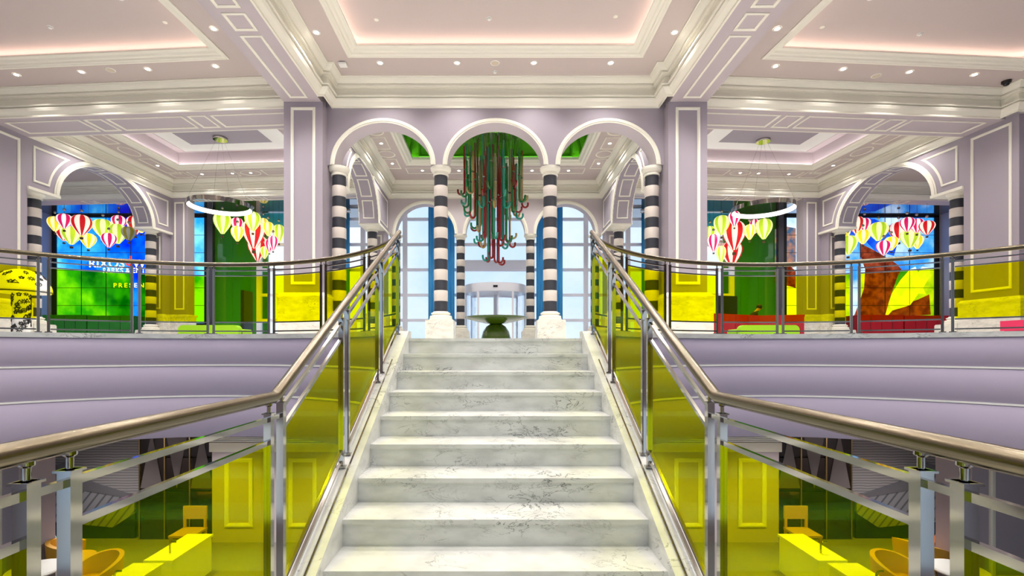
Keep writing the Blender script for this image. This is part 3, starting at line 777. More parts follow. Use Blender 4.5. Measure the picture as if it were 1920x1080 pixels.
obj('body', MB().box(-.11, .11, -.11, .11, -.07, -.03).box(-.1, .1, -.1, .1, -.08, -.07), WHITE, t)
obj('mount', MB().box(-.08, .08, -.08, .08, -.03, 0), DARKM, t)
t = thing('security_camera', (PX(1887, d(152, T)), d(152, T), T), 'dark dome security camera on the ceiling near the corner pier', 'camera')
obj('housing', MB().lathe([(.12, 0), (.12, -.06), (.1, -.08)], 20), DARKM, t, True)
obj('dome', MB().lathe([(.085, -.08), (.08, -.11), (.055, -.14), (.0, -.155)], 20), mat('camera dome', (24, 22, 30), .1), t, True)

# ring pendant lamps
for s, side in SIDES:
    X, Y, Z, R = (PX(413, 19.9), 19.9, 5.82, 1.18) if s < 0 else (PX(1431, 20.1), 20.1, 5.76, 1.18)
    zc2 = T + .45
    t = thing('ring_pendant_lamp', (X, Y, Z), 'chrome ring pendant lamp with glowing underside, nearer the ' + ('lettered video wall' if s < 0 else 'red reception desk'), 'pendant lamp')
    n = 64
    def ringm(prof):
        mb = MB(); k = len(prof); pts = []
        for i in range(n):
            a = 2 * PI * i / n; pts += [((R + o) * math.cos(a), (R + o) * math.sin(a), z) for o, z in prof]
        mb.add(pts, [(i * k + j, ((i + 1) % n) * k + j, ((i + 1) % n) * k + (j + 1) % k, i * k + (j + 1) % k) for i in range(n) for j in range(k)]); return mb
    obj('ring_body', ringm([(.0, -.09), (.03, -.09), (.03, .09), (-.08, .09), (-.08, .07), (.0, .07)]), CHROME, t, True)
    obj('light_strip', ringm([(-.0, -.088), (-.0, .07), (-.075, .07), (-.085, .0)]), RINGM, t, True)
    cx_, cy_ = 0.0, 0.0
    for k in range(4):
        a = PI / 4 + k * PI / 2
        obj('suspension_wire', MB().tube([(R * math.cos(a), R * math.sin(a), .09), (.12 * math.cos(a), .12 * math.sin(a), zc2 - Z - .05)], .0035, 5), CHROME, t)
    obj('canopy', MB().lathe([(.27, zc2 - Z - .1), (.28, zc2 - Z - .08), (.28, zc2 - Z)], 28), CHROME, t, True)

# ================================================================ CHANDELIER OF GLASS CANES
def canemat(n, rgb, rough=.12, trans=.35):
    m = mat(n, rgb, rough, coat=.6)
    m.node_tree.nodes['Principled BSDF'].inputs['Transmission Weight'].default_value = trans
    return m
CANE = {'red': canemat('red cane glass', (168, 12, 22)), 'green': canemat('green cane glass', (16, 140, 66)), 'teal': canemat('teal cane glass', (40, 188, 160)),
        'amber': canemat('amber cane glass', (205, 176, 100)), 'clear': canemat('clear cane glass', (226, 222, 214), .1, .5)}
CHX, CHY = PX(925, 19.6), 19.6
ch = thing('cane_chandelier', (CHX, CHY, 8.9), 'chandelier of hanging red, green and amber glass candy canes', 'chandelier')
obj('ceiling_plate', MB().lathe([(1.35, .12), (1.35, 0), (1.30, -.03), (0, -.03)], 48), mat('mirror steel', (200, 198, 190), .06, 1.0), ch, True)
for a in (0, PI / 2, PI, 1.5 * PI):
    obj('hanging_rod', MB().tube([(.9 * math.cos(a), .9 * math.sin(a), .1), (.9 * math.cos(a), .9 * math.sin(a), 1.32)], .02, 6), DARKM, ch)
def cane(x, y, ztop, zbot, ang, col, hook=.13, r=.042):
    # zbot: lowest point of the hook
    zc_ = zbot + hook; pts = [(x, y, ztop), (x, y, (ztop + zc_) / 2), (x, y, zc_)]
    dx, dy = math.cos(ang), math.sin(ang)
    for k in range(1, 9):
        t = PI * k / 8; o = hook * (1 - math.cos(t)); pts.append((x + dx * o, y + dy * o, zc_ - hook * math.sin(t)))
    pts.append((x + dx * 2 * hook, y + dy * 2 * hook, zc_ + .08))
    c_ = obj('cane', MB().tube(pts, r, 8), CANE[col], ch, 'all')
    if ztop < -.1:
        obj('wire', MB().tube([(x, y, ztop), (x, y, -.03)], .006, 4), CHROME, c_)
    # bead collar
    obj('collar', MB().lathe([(r + .008, 0), (r + .012, .03), (r + .008, .06)], 8, (x, y, (ztop + zbot) * .5)), CHROME, c_)
rng = random.Random(11)
zrel = lambda py: PZ(py, CHY) - 8.9
tiers = [(1.18, 18, (366, 388), (262, 320), ['red', 'green', 'amber', 'red', 'green', 'teal']), (.95, 15, (398, 418), (250, 318), ['teal', 'green', 'red', 'teal', 'amber']),
         (.68, 14, (430, 462), (252, 330), ['red', 'green', 'amber', 'red', 'teal']), (.42, 9, (445, 470), (250, 320), ['teal', 'amber', 'green', 'red']), (.22, 6, (486, 498), (255, 300), ['red', 'red', 'red', 'teal'])]
for R_, n_, (b0, b1), (t0, t1), cols_ in tiers:
    for k in range(n_):
        a = 2 * PI * (k + rng.uniform(-.22, .22)) / n_ + R_
        x, y = R_ * math.cos(a), R_ * math.sin(a)
        cane(x, y, zrel(rng.uniform(t0, t1)), zrel(rng.uniform(b0, b1)), a + rng.uniform(-.5, .5), cols_[k % len(cols_)])

# ================================================================ BOWL, REVOLVING DOOR, CURTAINS
t = thing('pedestal_bowl', (PX(930, 19.5), 19.5, 0), 'large glossy olive green bowl on a domed foot at the top of the stairs', 'bowl')
obj('dish', MB().lathe([(0, .92), (.2, .90), (.45, .93), (.85, 1.02), (1.15, 1.10), (1.25, 1.16), (1.26, 1.19), (1.22, 1.20), (1.0, 1.13), (.5, 1.0), (0, .98)], 56, cap=False), BOWLM, t, 'all')
obj('foot', MB().lathe([(.62, 0), (.62, .12), (.60, .35), (.53, .6), (.40, .80), (.28, .88), (.2, .93)], 48), BOWLM, t, 'all')

t = thing('revolving_door', (0, 25.6, 0), 'glass revolving door with white curved header in the central arch', 'revolving door')
DR, DH = 1.62, 3.25
def arcwall(a0, a1, r0, r1, z0, z1, n=24):
    mb = MB(); pts = []
    for i in range(n + 1):
        a = math.radians(a0 + (a1 - a0) * i / n); c_, s_ = math.cos(a), math.sin(a)
        pts += [(r0 * c_, r0 * s_, z0), (r1 * c_, r1 * s_, z0), (r1 * c_, r1 * s_, z1), (r0 * c_, r0 * s_, z1)]
    fs = [(i * 4 + j, i * 4 + (j + 1) % 4, (i + 1) * 4 + (j + 1) % 4, (i + 1) * 4 + j) for i in range(n) for j in range(4)] + [(0, 1, 2, 3), tuple(n * 4 + j for j in (3, 2, 1, 0))]
    return mb.add(pts, fs)
obj('header', arcwall(0, 360, DR - .35, DR, DH - .42, DH, 64), FRAME, t, True)
obj('canopy', MB().lathe([(0, DH - .44), (DR - .02, DH - .44), (DR - .02, DH - .40)], 48), FRAME, t)
obj('sensor', MB().box(-.11, .11, -DR - .02, -DR + .02, DH - .26, DH - .16), SCREENDARK, t)
for a0, a1 in ((180, 232), (308, 360)):
    obj('drum_glass', arcwall(a0, a1, DR - .05, DR - .03, .08, DH - .42), CLEAR, t, True)
for a0 in (182, 236, 304, 358):
    a = math.radians(a0); x, y = (DR - .05) * math.cos(a), (DR - .05) * math.sin(a)
    obj('door_post', MB().box(x - .05, x + .05, y - .05, y + .05, 0, DH - .42), FRAME, t)
for k in range(3):
    a = math.radians(35 + 120 * k); c_, s_ = math.cos(a), math.sin(a); L = DR - .14
    M = lambda u, v, z, c_=c_, s_=s_: (u * c_ - v * s_, u * s_ + v * c_, z)
    wg = obj('door_wing', MB(M).box(.05, L, -.025, .025, DH - .56, DH - .46).box(.05, L, -.025, .025, .03, .16).box(L - .07, L, -.025, .025, .03, DH - .46).box(.03, .1, -.025, .025, .03, DH - .46), FRAME, t)
    obj('wing_glass', MB(M).box(.1, L - .07, -.006, .006, .16, DH - .56), CLEAR, wg)
obj('centre_shaft', MB().lathe([(.04, 0), (.04, DH - .44)], 12), CHROME, t)

def curtain(x0, x1, y, z0, z1, label, grp=None):
    n = max(24, int((x1 - x0) / .03)); t = thing('curtain', ((x0 + x1) / 2, y, z0), label, 'curtain', grp)
    w = x1 - x0; pts = []
    for i in range(n + 1):
        u = i / n; yy = .07 * math.sin(u * w / .17 * 2 * PI) + .02 * math.sin(u * 31)
        pts += [(-w / 2 + u * w, yy, 0), (-w / 2 + u * w, yy * .8, (z1 - z0)), (-w / 2 + u * w, yy * .8 + .015, (z1 - z0)), (-w / 2 + u * w, yy + .015, 0)]
    fs = [(i * 4 + j, i * 4 + (j + 1) % 4, (i + 1) * 4 + (j + 1) % 4, (i + 1) * 4 + j) for i in range(n) for j in range(4)] + [(0, 1, 2, 3), tuple(n * 4 + j for j in (3, 2, 1, 0))]
    obj('drape', MB().add(pts, fs), CURTAIN, t, 'all')
    obj('curtain_rail', MB().box(-w / 2 - .05, w / 2 + .05, -.04, .05, z1 - z0, z1 - z0 + .06), WHITE, t)
for s, side in SIDES:
    near = 'lettered video wall' if s < 0 else 'red reception desk'
    a, b = sorted((s * 2.25, s * 3.7)); curtain(a, b, YF - .35, .02, 8.0, 'tall gathered blue curtain behind the columns by the revolving door, nearer the ' + near)
    a, b = sorted((s * 8.05, s * 9.1)); curtain(a, b, YF - .35, .02, 7.4, 'tall gathered blue curtain beyond the vestibule side arch, nearer the ' + near)
# ================================================================ VIDEO WALLS
def screenmat(name, kind):
    m = bpy.data.materials.new(name); m.use_nodes = True; n = m.node_tree.nodes; l = m.node_tree.links; n.clear()
    o = n.new('ShaderNodeOutputMaterial'); e = n.new('ShaderNodeEmission'); u = n.new('ShaderNodeTexCoord')
    z = n.new('ShaderNodeTexNoise'); z.inputs['Scale'].default_value = 3.2; z.inputs['Detail'].default_value = 4
    mp = n.new('ShaderNodeMapping'); mp.inputs['Scale'].default_value = (1.6, 1.0, 1); l.new(u.outputs['UV'], mp.inputs['Vector']); l.new(mp.outputs['Vector'], z.inputs['Vector'])
    r = n.new('ShaderNodeValToRGB'); el = r.color_ramp.elements
    if kind == 'sky':
        el[0].position = .30; el[0].color = lin((0, 22, 210)); el[1].position = .78; el[1].color = lin((120, 220, 255))
        k = el.new(.46); k.color = lin((0, 92, 232)); k = el.new(.62); k.color = lin((40, 160, 250))
    else:
        el[0].position = .28; el[0].color = lin((16, 70, 200)); el[1].position = .72; el[1].color = lin((225, 242, 255))
        k = el.new(.48); k.color = lin((60, 150, 235))
    sp = n.new('ShaderNodeSeparateXYZ'); l.new(u.outputs['UV'], sp.inputs['Vector'])
    # picture: brighter clouds low down and away from the lettering
    a = n.new('ShaderNodeMath'); a.operation = 'MULTIPLY_ADD'
    l.new(sp.outputs['X'], a.inputs[0]); a.inputs[1].default_value = -.38 if kind == 'sky' else .1; l.new(z.outputs['Fac'], a.inputs[2])
    b = n.new('ShaderNodeMath'); b.operation = 'MULTIPLY_ADD'; l.new(sp.outputs['Y'], b.inputs[0]); b.inputs[1].default_value = -.18; l.new(a.outputs['Value'], b.inputs[2])
    c = n.new('ShaderNodeMath'); c.operation = 'ADD'; l.new(b.outputs['Value'], c.inputs[0]); c.inputs[1].default_value = .26 if kind == 'sky' else .12
    f = n.new('ShaderNodeMath'); f.operation = 'GREATER_THAN'; l.new(sp.outputs['X'], f.inputs[0]); f.inputs[1].default_value = .865
    g = n.new('ShaderNodeMath'); g.operation = 'MULTIPLY_ADD'; l.new(f.outputs['Value'], g.inputs[0]); g.inputs[1].default_value = .42 if kind == 'sky' else .1; l.new(c.outputs['Value'], g.inputs[2])
    l.new(g.outputs['Value'], r.inputs['Fac']); l.new(r.outputs['Color'], e.inputs['Color']); e.inputs['Strength'].default_value = 1.0
    l.new(e.outputs['Emission'], o.inputs['Surface']); MATS[name] = m
    return m
def emat(name, rgb, k=1.0, rgb2=None, sc=4):
    m = bpy.data.materials.new(name); m.use_nodes = True; n = m.node_tree.nodes; l = m.node_tree.links; n.clear()
    o = n.new('ShaderNodeOutputMaterial'); e = n.new('ShaderNodeEmission'); e.inputs['Color'].default_value = lin(rgb); e.inputs['Strength'].default_value = k
    if rgb2:
        z = n.new('ShaderNodeTexNoise'); z.inputs['Scale'].default_value = sc; z.inputs['Detail'].default_value = 5
        t = n.new('ShaderNodeTexCoord'); l.new(t.outputs['Object'], z.inputs['Vector'])
        r = n.new('ShaderNodeValToRGB'); r.color_ramp.elements[0].position = .4; r.color_ramp.elements[1].position = .62
        r.color_ramp.elements[0].color = lin(rgb); r.color_ramp.elements[1].color = lin(rgb2)
        l.new(z.outputs['Fac'], r.inputs['Fac']); l.new(r.outputs['Color'], e.inputs['Color'])
    l.new(e.outputs['Emission'], o.inputs['Surface']); MATS[name] = m
    return m
YV = 27.3
def text_mesh(body, size, parent, loc, m, sx=1.0, spacing=1.0, bold=0.0):
    cu = bpy.data.curves.new('lettering', 'FONT'); cu.body = body; cu.size = size; cu.extrude = .004; cu.offset = bold; cu.space_character = spacing
    tmp = bpy.data.objects.new('tmp', cu); COL.objects.link(tmp)
    me = bpy.data.meshes.new_from_object(tmp.evaluated_get(bpy.context.evaluated_depsgraph_get()))
    bpy.data.objects.remove(tmp); me.materials.clear(); me.materials.append(m)
    o = link('lettering', me, parent, loc); o.rotation_euler = (PI / 2, 0, 0); o.scale = (sx, 1, 1)
    return o
for s, side in SIDES:
    xo, xi = 24.94, 16.54
    lab = 'blue sky video wall with white lettering of a parks company' if s < 0 else 'video wall showing a brown drenched shape against blue sky'
    X0 = -xo if s < 0 else xi
    vw = thing('video_wall', (X0, YV, 1.37), lab, 'video wall')
    sm = screenmat('screen sky' if s < 0 else 'screen picture', 'sky' if s < 0 else 'pic')
    for i in range(6):
        for j in range(6):
            me = mesh_of('screen_panel', MB().box(i * 1.4 + .008, i * 1.4 + 1.392, 0, .06, j * 1.0 + .008, j * 1.0 + .992), sm)
            uv = me.uv_layers.new(name='UVMap')
            for lp in me.loops:
                co = me.vertices[lp.vertex_index].co
                uu = co.x / 8.4
                uv.data[lp.index].uv = (uu if s < 0 else 1 - uu, co.z / 6.0)
            link('screen_panel', me, vw)
    obj('backing', MB().box(-.25, 8.75, .06, .2, -1.37, 6.1).box(-.25, -.0, -.05, .1, -1.37, 6.1).box(8.4, 8.75, -.05, .1, -1.37, 6.1), SCREENDARK, vw)
    obj('bulkhead', MB().box(-.25, 8.75, -.05, .2, 6.02, 6.14), DARKM, vw)
    if s < 0:
        WT = emat('lettering white', (255, 255, 255), 1.0); RT = emat('lettering red', (250, 70, 60), 1.0)
        sx = 1.25
        text_mesh('RIXOS', .62, vw, (PX(166, YV) - X0, -.012, PZ(501, YV) - 1.37), WT, 1.17, 1.0, .006)
        text_mesh('d', .78, vw, (PX(235.5, YV) - X0, -.012, PZ(498, YV) - 1.37), RT, .95, 1.0, .02)
        text_mesh('WORLD', .62, vw, (PX(249, YV) - X0, -.012, PZ(501, YV) - 1.37), WT, 1.17, 1.0, .006)
        text_mesh('PARKS & ENTERTAINMENT', .40, vw, (PX(193, YV) - X0, -.012, PZ(511.5, YV) - 1.37), WT, .95, 1.08, .006)
        text_mesh('PRESENTS', .36, vw, (PX(212.5, YV) - X0, -.012, PZ(539, YV) - 1.37), WT, 1.1, 1.45, .002)
    else:
        def poly(name, pts, m, y):
            q = [(PX(a, YV) - X0, PZ(b, YV) - 1.37) for a, b in pts]
            mb = MB(lambda x, z, yy: (x, yy, z)); mb.prism(q, y, y + .004); obj(name, mb, m, vw)
        BR = emat('picture brown', (92, 32, 18), .9, (150, 66, 40), 2.2)
        PW_ = emat('picture pale', (206, 236, 255), 1.0, (236, 250, 255), 1.2)
        DB = emat('picture deep blue', (14, 52, 190), 1.0, (30, 100, 225), .7)
        poly('picture_shape', [(1577, 411), (1640, 411), (1690, 432), (1676, 480), (1640, 470), (1612, 440), (1577, 440)], DB, -.004)
        poly('picture_shape', [(1612, 455), (1624, 462), (1640, 470), (1662, 483), (1680, 494), (1690, 505), (1683, 518), (1668, 560), (1660, 590), (1640, 595), (1600, 595), (1610, 570), (1620, 540), (1622, 505), (1613, 480)], BR, -.008)
        poly('picture_shape', [(1680, 575), (1720, 562), (1742, 552), (1745, 590), (1660, 596)], BR, -.012)
        poly('picture_shape', [(1706, 505), (1716, 500), (1722, 512), (1712, 545), (1695, 575), (1674, 582), (1665, 572), (1672, 550), (1688, 525)], PW_, -.016)
        poly('picture_shape', [(1728, 500), (1744, 503), (1742, 520), (1730, 540), (1736, 552), (1722, 550), (1706, 572), (1684, 579), (1682, 566), (1700, 545), (1716, 520)], PW_, -.02)
        poly('picture_shape', [(1453, 430), (1470, 424), (1492, 428), (1492, 500), (1475, 505), (1453, 498)], emat('picture trees', (66, 92, 120), .9, (170, 120, 96), 2.5), -.006)
        poly('picture_shape', [(1453, 505), (1480, 498), (1492, 508), (1492, 540), (1453, 530)], BR, -.01)
    # bezels between the panels
    bz = MB()
    for i in range(1, 6): bz.box(i * 1.4 - .012, i * 1.4 + .012, -.028, -.0, 0, 6)
    for j in range(1, 6): bz.box(0, 8.4, -.028, -.0, j - .012, j + .012)
    b_ = obj('bezel_grid', bz, SCREENDARK, vw)
    # dark steel jamb and green lacquered wall beside it
    jm = MB(WS(s)).box(15.95, 16.25, 27.05, 27.5, 0, 7.5)
    obj('steel_jamb', jm, mat('bronze steel', (112, 104, 108), .25, .9), None, tag=('dark steel jamb between green wall and the ' + ('lettered' if s < 0 else 'brown picture') + ' video wall', 'jamb'))
    gw = thing('green_wall', (s * 14.45, 27.3, 0), 'glossy green lacquered wall panels next to the ' + ('lettered' if s < 0 else 'brown picture') + ' video wall', 'wall panel')
    for k in range(3):
        x0 = -1.5 + k * 1.0
        obj('panel', MB().box(x0 + .004, x0 + .996, 0, .12, 0, 7.5), GREENL, gw)
    # blue ceiling mural board by the windows
    mb_ = thing('mural_board', (s * 11.9, 26.68, 6.9), 'bright blue mural board high beside the green wall towards the ' + ('lettered screen' if s < 0 else 'red desk'), 'mural')
    obj('board', MB().box(-1.15, 1.3, 0, .05, -.35, .55), mat('mural blue', (30, 140, 205), .5, var=(1.5, (60, 190, 225))), mb_)
    obj('frame', MB().frame(rect(-1.17, 1.32, -.37, .57), lambda a, q, n: (a, -n, q), .05, .03), mat('mural edge', (120, 190, 240), .4), mb_)

# ================================================================ HOT AIR BALLOON LAMPS
BC = {'red': ((196, 14, 24), (250, 225, 205)), 'magenta': ((205, 16, 96), (252, 232, 228)), 'lime': ((178, 212, 40), (240, 240, 170)), 'yellow': ((250, 215, 20), (255, 246, 180)), 'olive': ((176, 160, 40), (200, 200, 180))}
for k, (a, b) in BC.items():
    e = .0 if k == 'olive' else .55
    mat('balloon ' + k, a, .5, emit=e); mat('balloon pale ' + k, b, .5, emit=e * 1.15)
_bal = {}
def balloon_mesh(col):
    if col in _bal: return _bal[col]
    prof = [(0.0, 1.0), (.16, .985), (.30, .94), (.41, .86), (.475, .76), (.5, .65), (.485, .53), (.43, .40), (.34, .27), (.24, .15), (.15, .05), (.11, 0)]
    n = 48; mb = MB(); k = len(prof); pts = []
    for i in range(n):
        a = 2 * PI * i / n; bulge = 1 + .035 * abs(math.sin(a * 6))
        pts += [(r * bulge * math.cos(a), r * bulge * math.sin(a), z * 1.14) for r, z in prof]
    for i in range(n):
        for j in range(k - 1):
            mb.f.append((i * k + j, ((i + 1) % n) * k + j, ((i + 1) % n) * k + j + 1, i * k + j + 1)); mb.m.append((i // 4) % 2)
    mb.v = pts
    me = mesh_of('envelope', mb, [MATS['balloon ' + col], MATS['balloon pale ' + col]], 'all')
    _bal[col] = me
    return me
_bk = mesh_of('basket', MB().box(-.075, .075, -.075, .075, -.26, -.14).box(-.085, .085, -.085, .085, -.155, -.135), mat('balloon basket', (96, 70, 36), .7))
_rp = mesh_of('ropes', MB().tube([(.07, .07, -.14), (.1, .05, .02)], .006, 4).tube([(-.07, .07, -.14), (-.1, .05, .02)], .006, 4).tube([(.07, -.07, -.14), (.1, -.05, .02)], .006, 4).tube([(-.07, -.07, -.14), (-.1, -.05, .02)], .006, 4), DARKM)
_bs = mesh_of('mirror_ball', MB().lathe([(.0, -.075), (.04, -.062), (.066, -.035), (.075, 0), (.066, .035), (.04, .062), (0, .075)], 14, cap=False), CHROME, 'all')
def balloon(px, y0, y1, w, col, depth, where, grp, rank=''):
    W = w / F * depth; z0, z1 = PZ(y1, depth), PZ(y0, depth)
    names = {'olive': 'unlit olive'}
    t = thing('balloon_lamp', (PX(px, depth), depth, z0), '%s%s striped hot air balloon lamp %s' % (rank, names.get(col, col), where), 'balloon lamp', '%s balloons %s' % (names.get(col, col), grp))
    k = W; hz = (z1 - z0) / 1.14
    e = link('envelope', balloon_mesh(col), t, rz=rng.uniform(0, .5)); e.scale = (k, k, hz)
    link('basket', _bk, t).scale = (k * .8, k * .8, k)
    link('ropes', _rp, t).scale = (k * .8, k * .8, k)
    top = z1 - z0; zt_ = 7.5 - z0
    if zt_ > top + .03:
        obj('hanging_wire', MB().tube([(0, 0, top - .01), (0, 0, zt_)], .006, 4), DARKM, t)
        if zt_ > top + .25: link('mirror_ball', _bs, t, (0, 0, min(top + .22, zt_ - .1)))
LB = [(103, 406, 433, 23, 'yellow', 1), (120.7, 401, 428, 25, 'magenta', 0), (153, 403, 440.5, 32, 'red', 0), (134, 424, 458, 30, 'lime', 1), (120, 426, 451, 25, 'red', 2), (165.7, 437.6, 464.5, 24.5, 'yellow', 1),
      (193, 411, 446, 32, 'lime', 1), (222.6, 404, 430, 23, 'magenta', 1.7), (221, 420, 456.5, 29, 'lime', .8), (204, 437, 463.5, 24, 'magenta', 0), (241.6, 425, 451, 23, 'olive', 0), (254, 405, 439, 28, 'red', 1.5), (265, 412, 436, 22, 'yellow', 0.4)]
LM = [(417, 398, 438, 30, 'lime', .5), (444.4, 408, 434, 21, 'magenta', 1.6), (445, 424, 452, 22, 'yellow', 0), (474, 397, 433, 28, 'lime', -.3), (475.5, 411, 465, 38, 'red', .9), (483, 440, 488, 34, 'red', 2.3),
      (494, 409, 436, 18, 'yellow', 1.85), (503, 416, 442, 20, 'yellow', .3), (523, 421, 454, 21, 'lime', 1.3), (512, 442, 469, 18, 'magenta', .1), (505, 448, 473, 16, 'magenta', .9), (496, 462, 485, 15, 'lime', 1.5)]
RM = [(1353, 404, 440, 28, 'lime', .45), (1331, 424, 457, 21, 'lime', 1.2), (1338, 439, 471, 21, 'magenta', -.35), (1377, 396, 424, 21, 'magenta', -.25), (1376.5, 414, 468, 39, 'red', 1.2), (1372, 452, 498, 36, 'red', 2.4),
      (1352, 461, 492, 17, 'lime', -.1), (1405.5, 421, 449, 20, 'yellow', -.3), (1415, 411, 438, 18, 'magenta', 1.4), (1432, 410, 448, 29, 'lime', .6)]
RA = [(1606, 406, 438, 24, 'red', 1.2), (1621, 409, 434.5, 20, 'magenta', 2.1), (1618, 431, 457, 23, 'yellow', .4), (1582, 428, 449, 20, 'yellow', 1.6), (1590, 442, 477, 29, 'lime', .5), (1647, 416.5, 451, 31, 'lime', .8),
      (1657, 451, 478, 23, 'magenta', 0), (1671, 443.6, 469, 22, 'yellow', 1.0), (1685, 416, 450.5, 30, 'red', 2.4), (1701, 407.5, 434, 23, 'magenta', 0), (1706, 429, 464, 30, 'lime', 1.5), (1719, 410, 436, 22, 'magenta', .75), (1720, 441, 466, 19, 'yellow', 2.3), (1738, 414, 439.5, 24, 'red', -.2)]
def dep(rk): return 24.9 + rk * .8
ORD = ['highest ', 'second highest ', 'third highest ', 'fourth highest ', 'fifth highest ']
for lst, where, grp in ((LB, 'before the lettered blue video wall', 'before the lettered screen'), (LM, 'by the green wall near the lettered screen', 'by the first green wall'),
                        (RM, 'above the red reception desk', 'above the red desk'), (RA, 'before the brown picture video wall', 'before the brown picture screen')):
    for b_ in lst:
        px, y0, y1, w_, col, rk = b_
        same = sorted((q for q in lst if q[4] == col), key=lambda q: -PZ(q[2], dep(q[5])))
        k = same.index(b_)
        rank = '' if len(same) == 1 else ('lowest ' if k == len(same) - 1 else ORD[k])
        balloon(px, y0, y1, w_, col, dep(rk), where, grp, rank)

# ================================================================ FURNITURE ON THE UPPER FLOOR
def desk(name, pts, z, m, label, cat, plinth=None):
    cx_ = sum(p[0] for p in pts) / len(pts); cy_ = sum(p[1] for p in pts) / len(pts)
    t = thing(name, (cx_, cy_, 0), label, cat)
    q = [(a - cx_, b - cy_) for a, b in pts]
    obj('body', MB().prism(q, .08, z - .05), m, t)
    obj('counter_top', MB().prism([(a * 1.012, b * 1.03) for a, b in q], z - .05, z), m, t)
    obj('kick_plate', MB().prism([(a * .97, b * .9) for a, b in q], 0, .08), DARKM, t)
    for k in range(1, 4):
        x0 = q[0][0] + (q[1][0] - q[0][0]) * k / 4; y0 = q[0][1] + (q[1][1] - q[0][1]) * k / 4
        obj('front_seam', MB().box(x0 - .006, x0 + .006, y0 - .006, y0 + .006, .08, z - .05), DARKM, t)
    return t
D1 = 18.6
desk('reception_desk', [(PX(1330, 18.2), 18.2), (PX(1425, 19.4), 19.4), (PX(1508, 18.9), 18.9), (PX(1508, 19.8), 19.8), (PX(1425, 20.3), 20.3), (PX(1345, 19.2), 19.2)], 1.25, RED, 'long angular red reception desk with a person behind it', 'reception desk')
for s, m, nm, la in ((-1, GBOX, 'console_desk', 'green lacquered console box under the lettered video wall'), (1, RED, 'console_desk', 'red lacquered console box under the video wall with the brown picture')):
    for k in range(2):
        x0 = s * (17.45 + k * 2.16); x1 = s * (17.45 + k * 2.16 + 2.1); a, b = sorted((x0, x1))
        desk(nm, [(a, 23.0), (b, 23.0), (b, 23.9), (a, 23.9)], 1.5 if k == (0 if s < 0 else 1) else 1.53, m, la + (', nearer the striped column' if k == 0 else ', nearer the outer wall'), 'console')
def sofa(x, y, w, label, m):
    t = thing('sofa', (x, y, 0), label, 'sofa')
    def cush(x0, x1, y0, y1, z0, z1, r=.1):
        mb = MB(); n = 6; pts = [];
        prof = []
        for cx_, cz, a0 in ((x1 - r, z1 - r, 0), (x0 + r, z1 - r, 90), (x0 + r, z0 + .03, 180), (x1 - r, z0 + .03, 270)):
            rr_ = r if cz > z0 + .1 else .03
            for i in range(n + 1):
                a = math.radians(a0 + 90 * i / n); prof.append((cx_ + (r if cz > z0 + .1 else r) * math.cos(a), cz + rr_ * math.sin(a)))
        M = lambda a, b, yy: (a, yy, b)
        mb.M = M; mb.prism(prof, y0, y1); return mb
    obj('backrest', cush(-w / 2, w / 2, .55, .8, .2, .68, .16), m, t, True)
    obj('seat_cushion', cush(-w / 2 + .05, w / 2 - .05, -.1, .55, .18, .42, .08), m, t, True)
    obj('armrest', cush(-w / 2, -w / 2 + .2, -.1, .6, .12, .56, .08), m, t, True)
    obj('armrest', cush(w / 2 - .2, w / 2, -.1, .6, .12, .56, .08), m, t, True)
    for a in (-w / 2 + .1, w / 2 - .1):
        for b in (0, .65): obj('leg', MB().box(a - .03, a + .03, b - .03, b + .03, 0, .2), DARKM, t)
    return t
o = sofa(PX(416, 16.6), 16.6, 2.0, 'lime green sofa seen from behind, on the green boxes side', SOFA); o.rotation_euler[2] = PI
o = sofa(PX(1419, 16.6), 16.6, 1.95, 'lime green sofa seen from behind, in front of the red reception desk', SOFA); o.rotation_euler[2] = PI
DP = mat('dark partition', (28, 44, 30), .35)
t = thing('privacy_screen', (PX(1367, 21.6), 21.6, 0), 'dark standing partition behind the red reception desk', 'partition')
obj('panel', MB().prism([(-.5, 0), (.5, .25), (.5, .31), (-.5, .06)], .1, 2.3), DP, t); obj('foot', MB().box(-.45, .45, .0, .3, 0, .1), DARKM, t)
t = thing('privacy_screen', (PX(463, 21.6), 21.6, 0), 'thin dark standing partition in front of the green wall, above the lime sofa', 'partition')
obj('panel', MB().prism([(-.07, -.4), (.07, -.4), (.07, .4), (-.07, .4)], .1, 2.5), DP, t); obj('foot', MB().box(-.2, .2, -.4, .4, 0, .1), DARKM, t)
t = thing('bench', (PX(1958, 9.4), 9.4, 0), 'low red and pink upholstered bench by the corner pier', 'bench')
obj('seat_cushion', MB().box(-.55, .55, -.3, .3, .25, .45), mat('pink fabric', (214, 40, 90), .8), t); obj('base', MB().box(-.5, .5, -.27, .27, 0, .25), RED, t)

# doodled mushroom
MX, MY = PX(40, 9.6), 9.6
t = thing('mushroom_sculpture', (MX, MY, 0), 'white mushroom sculpture covered with black doodles on a red base', 'sculpture')
capz = 1.02
capp = [(.0, capz + .46), (.12, capz + .45), (.25, capz + .40), (.36, capz + .31), (.43, capz + .20), (.465, capz + .08), (.47, capz + .03), (.45, capz)]
obj('base', MB().lathe([(.17, 0), (.17, .16), (.15, .17)], 28), RED, t, True)
obj('stem', MB().lathe([(.13, .16), (.135, .6), (.14, capz - .02), (.15, capz + .04)], 32), WHITE, t, True)
obj('cap', MB().lathe(capp, 40), WHITE, t, 'all')
obj('gill_ring', MB().lathe([(.14, capz + .03), (.30, capz - .03), (.455, capz - .012)], 40, cap=False), CREAM, t, True)
INK = mat('black ink', (14, 14, 16), .6)
obj('rim_line', MB().tube([(.468 * math.cos(k * PI / 24), .468 * math.sin(k * PI / 24), capz + .005) for k in range(48)], .008, 5, True), INK, t)
rd = random.Random(5)
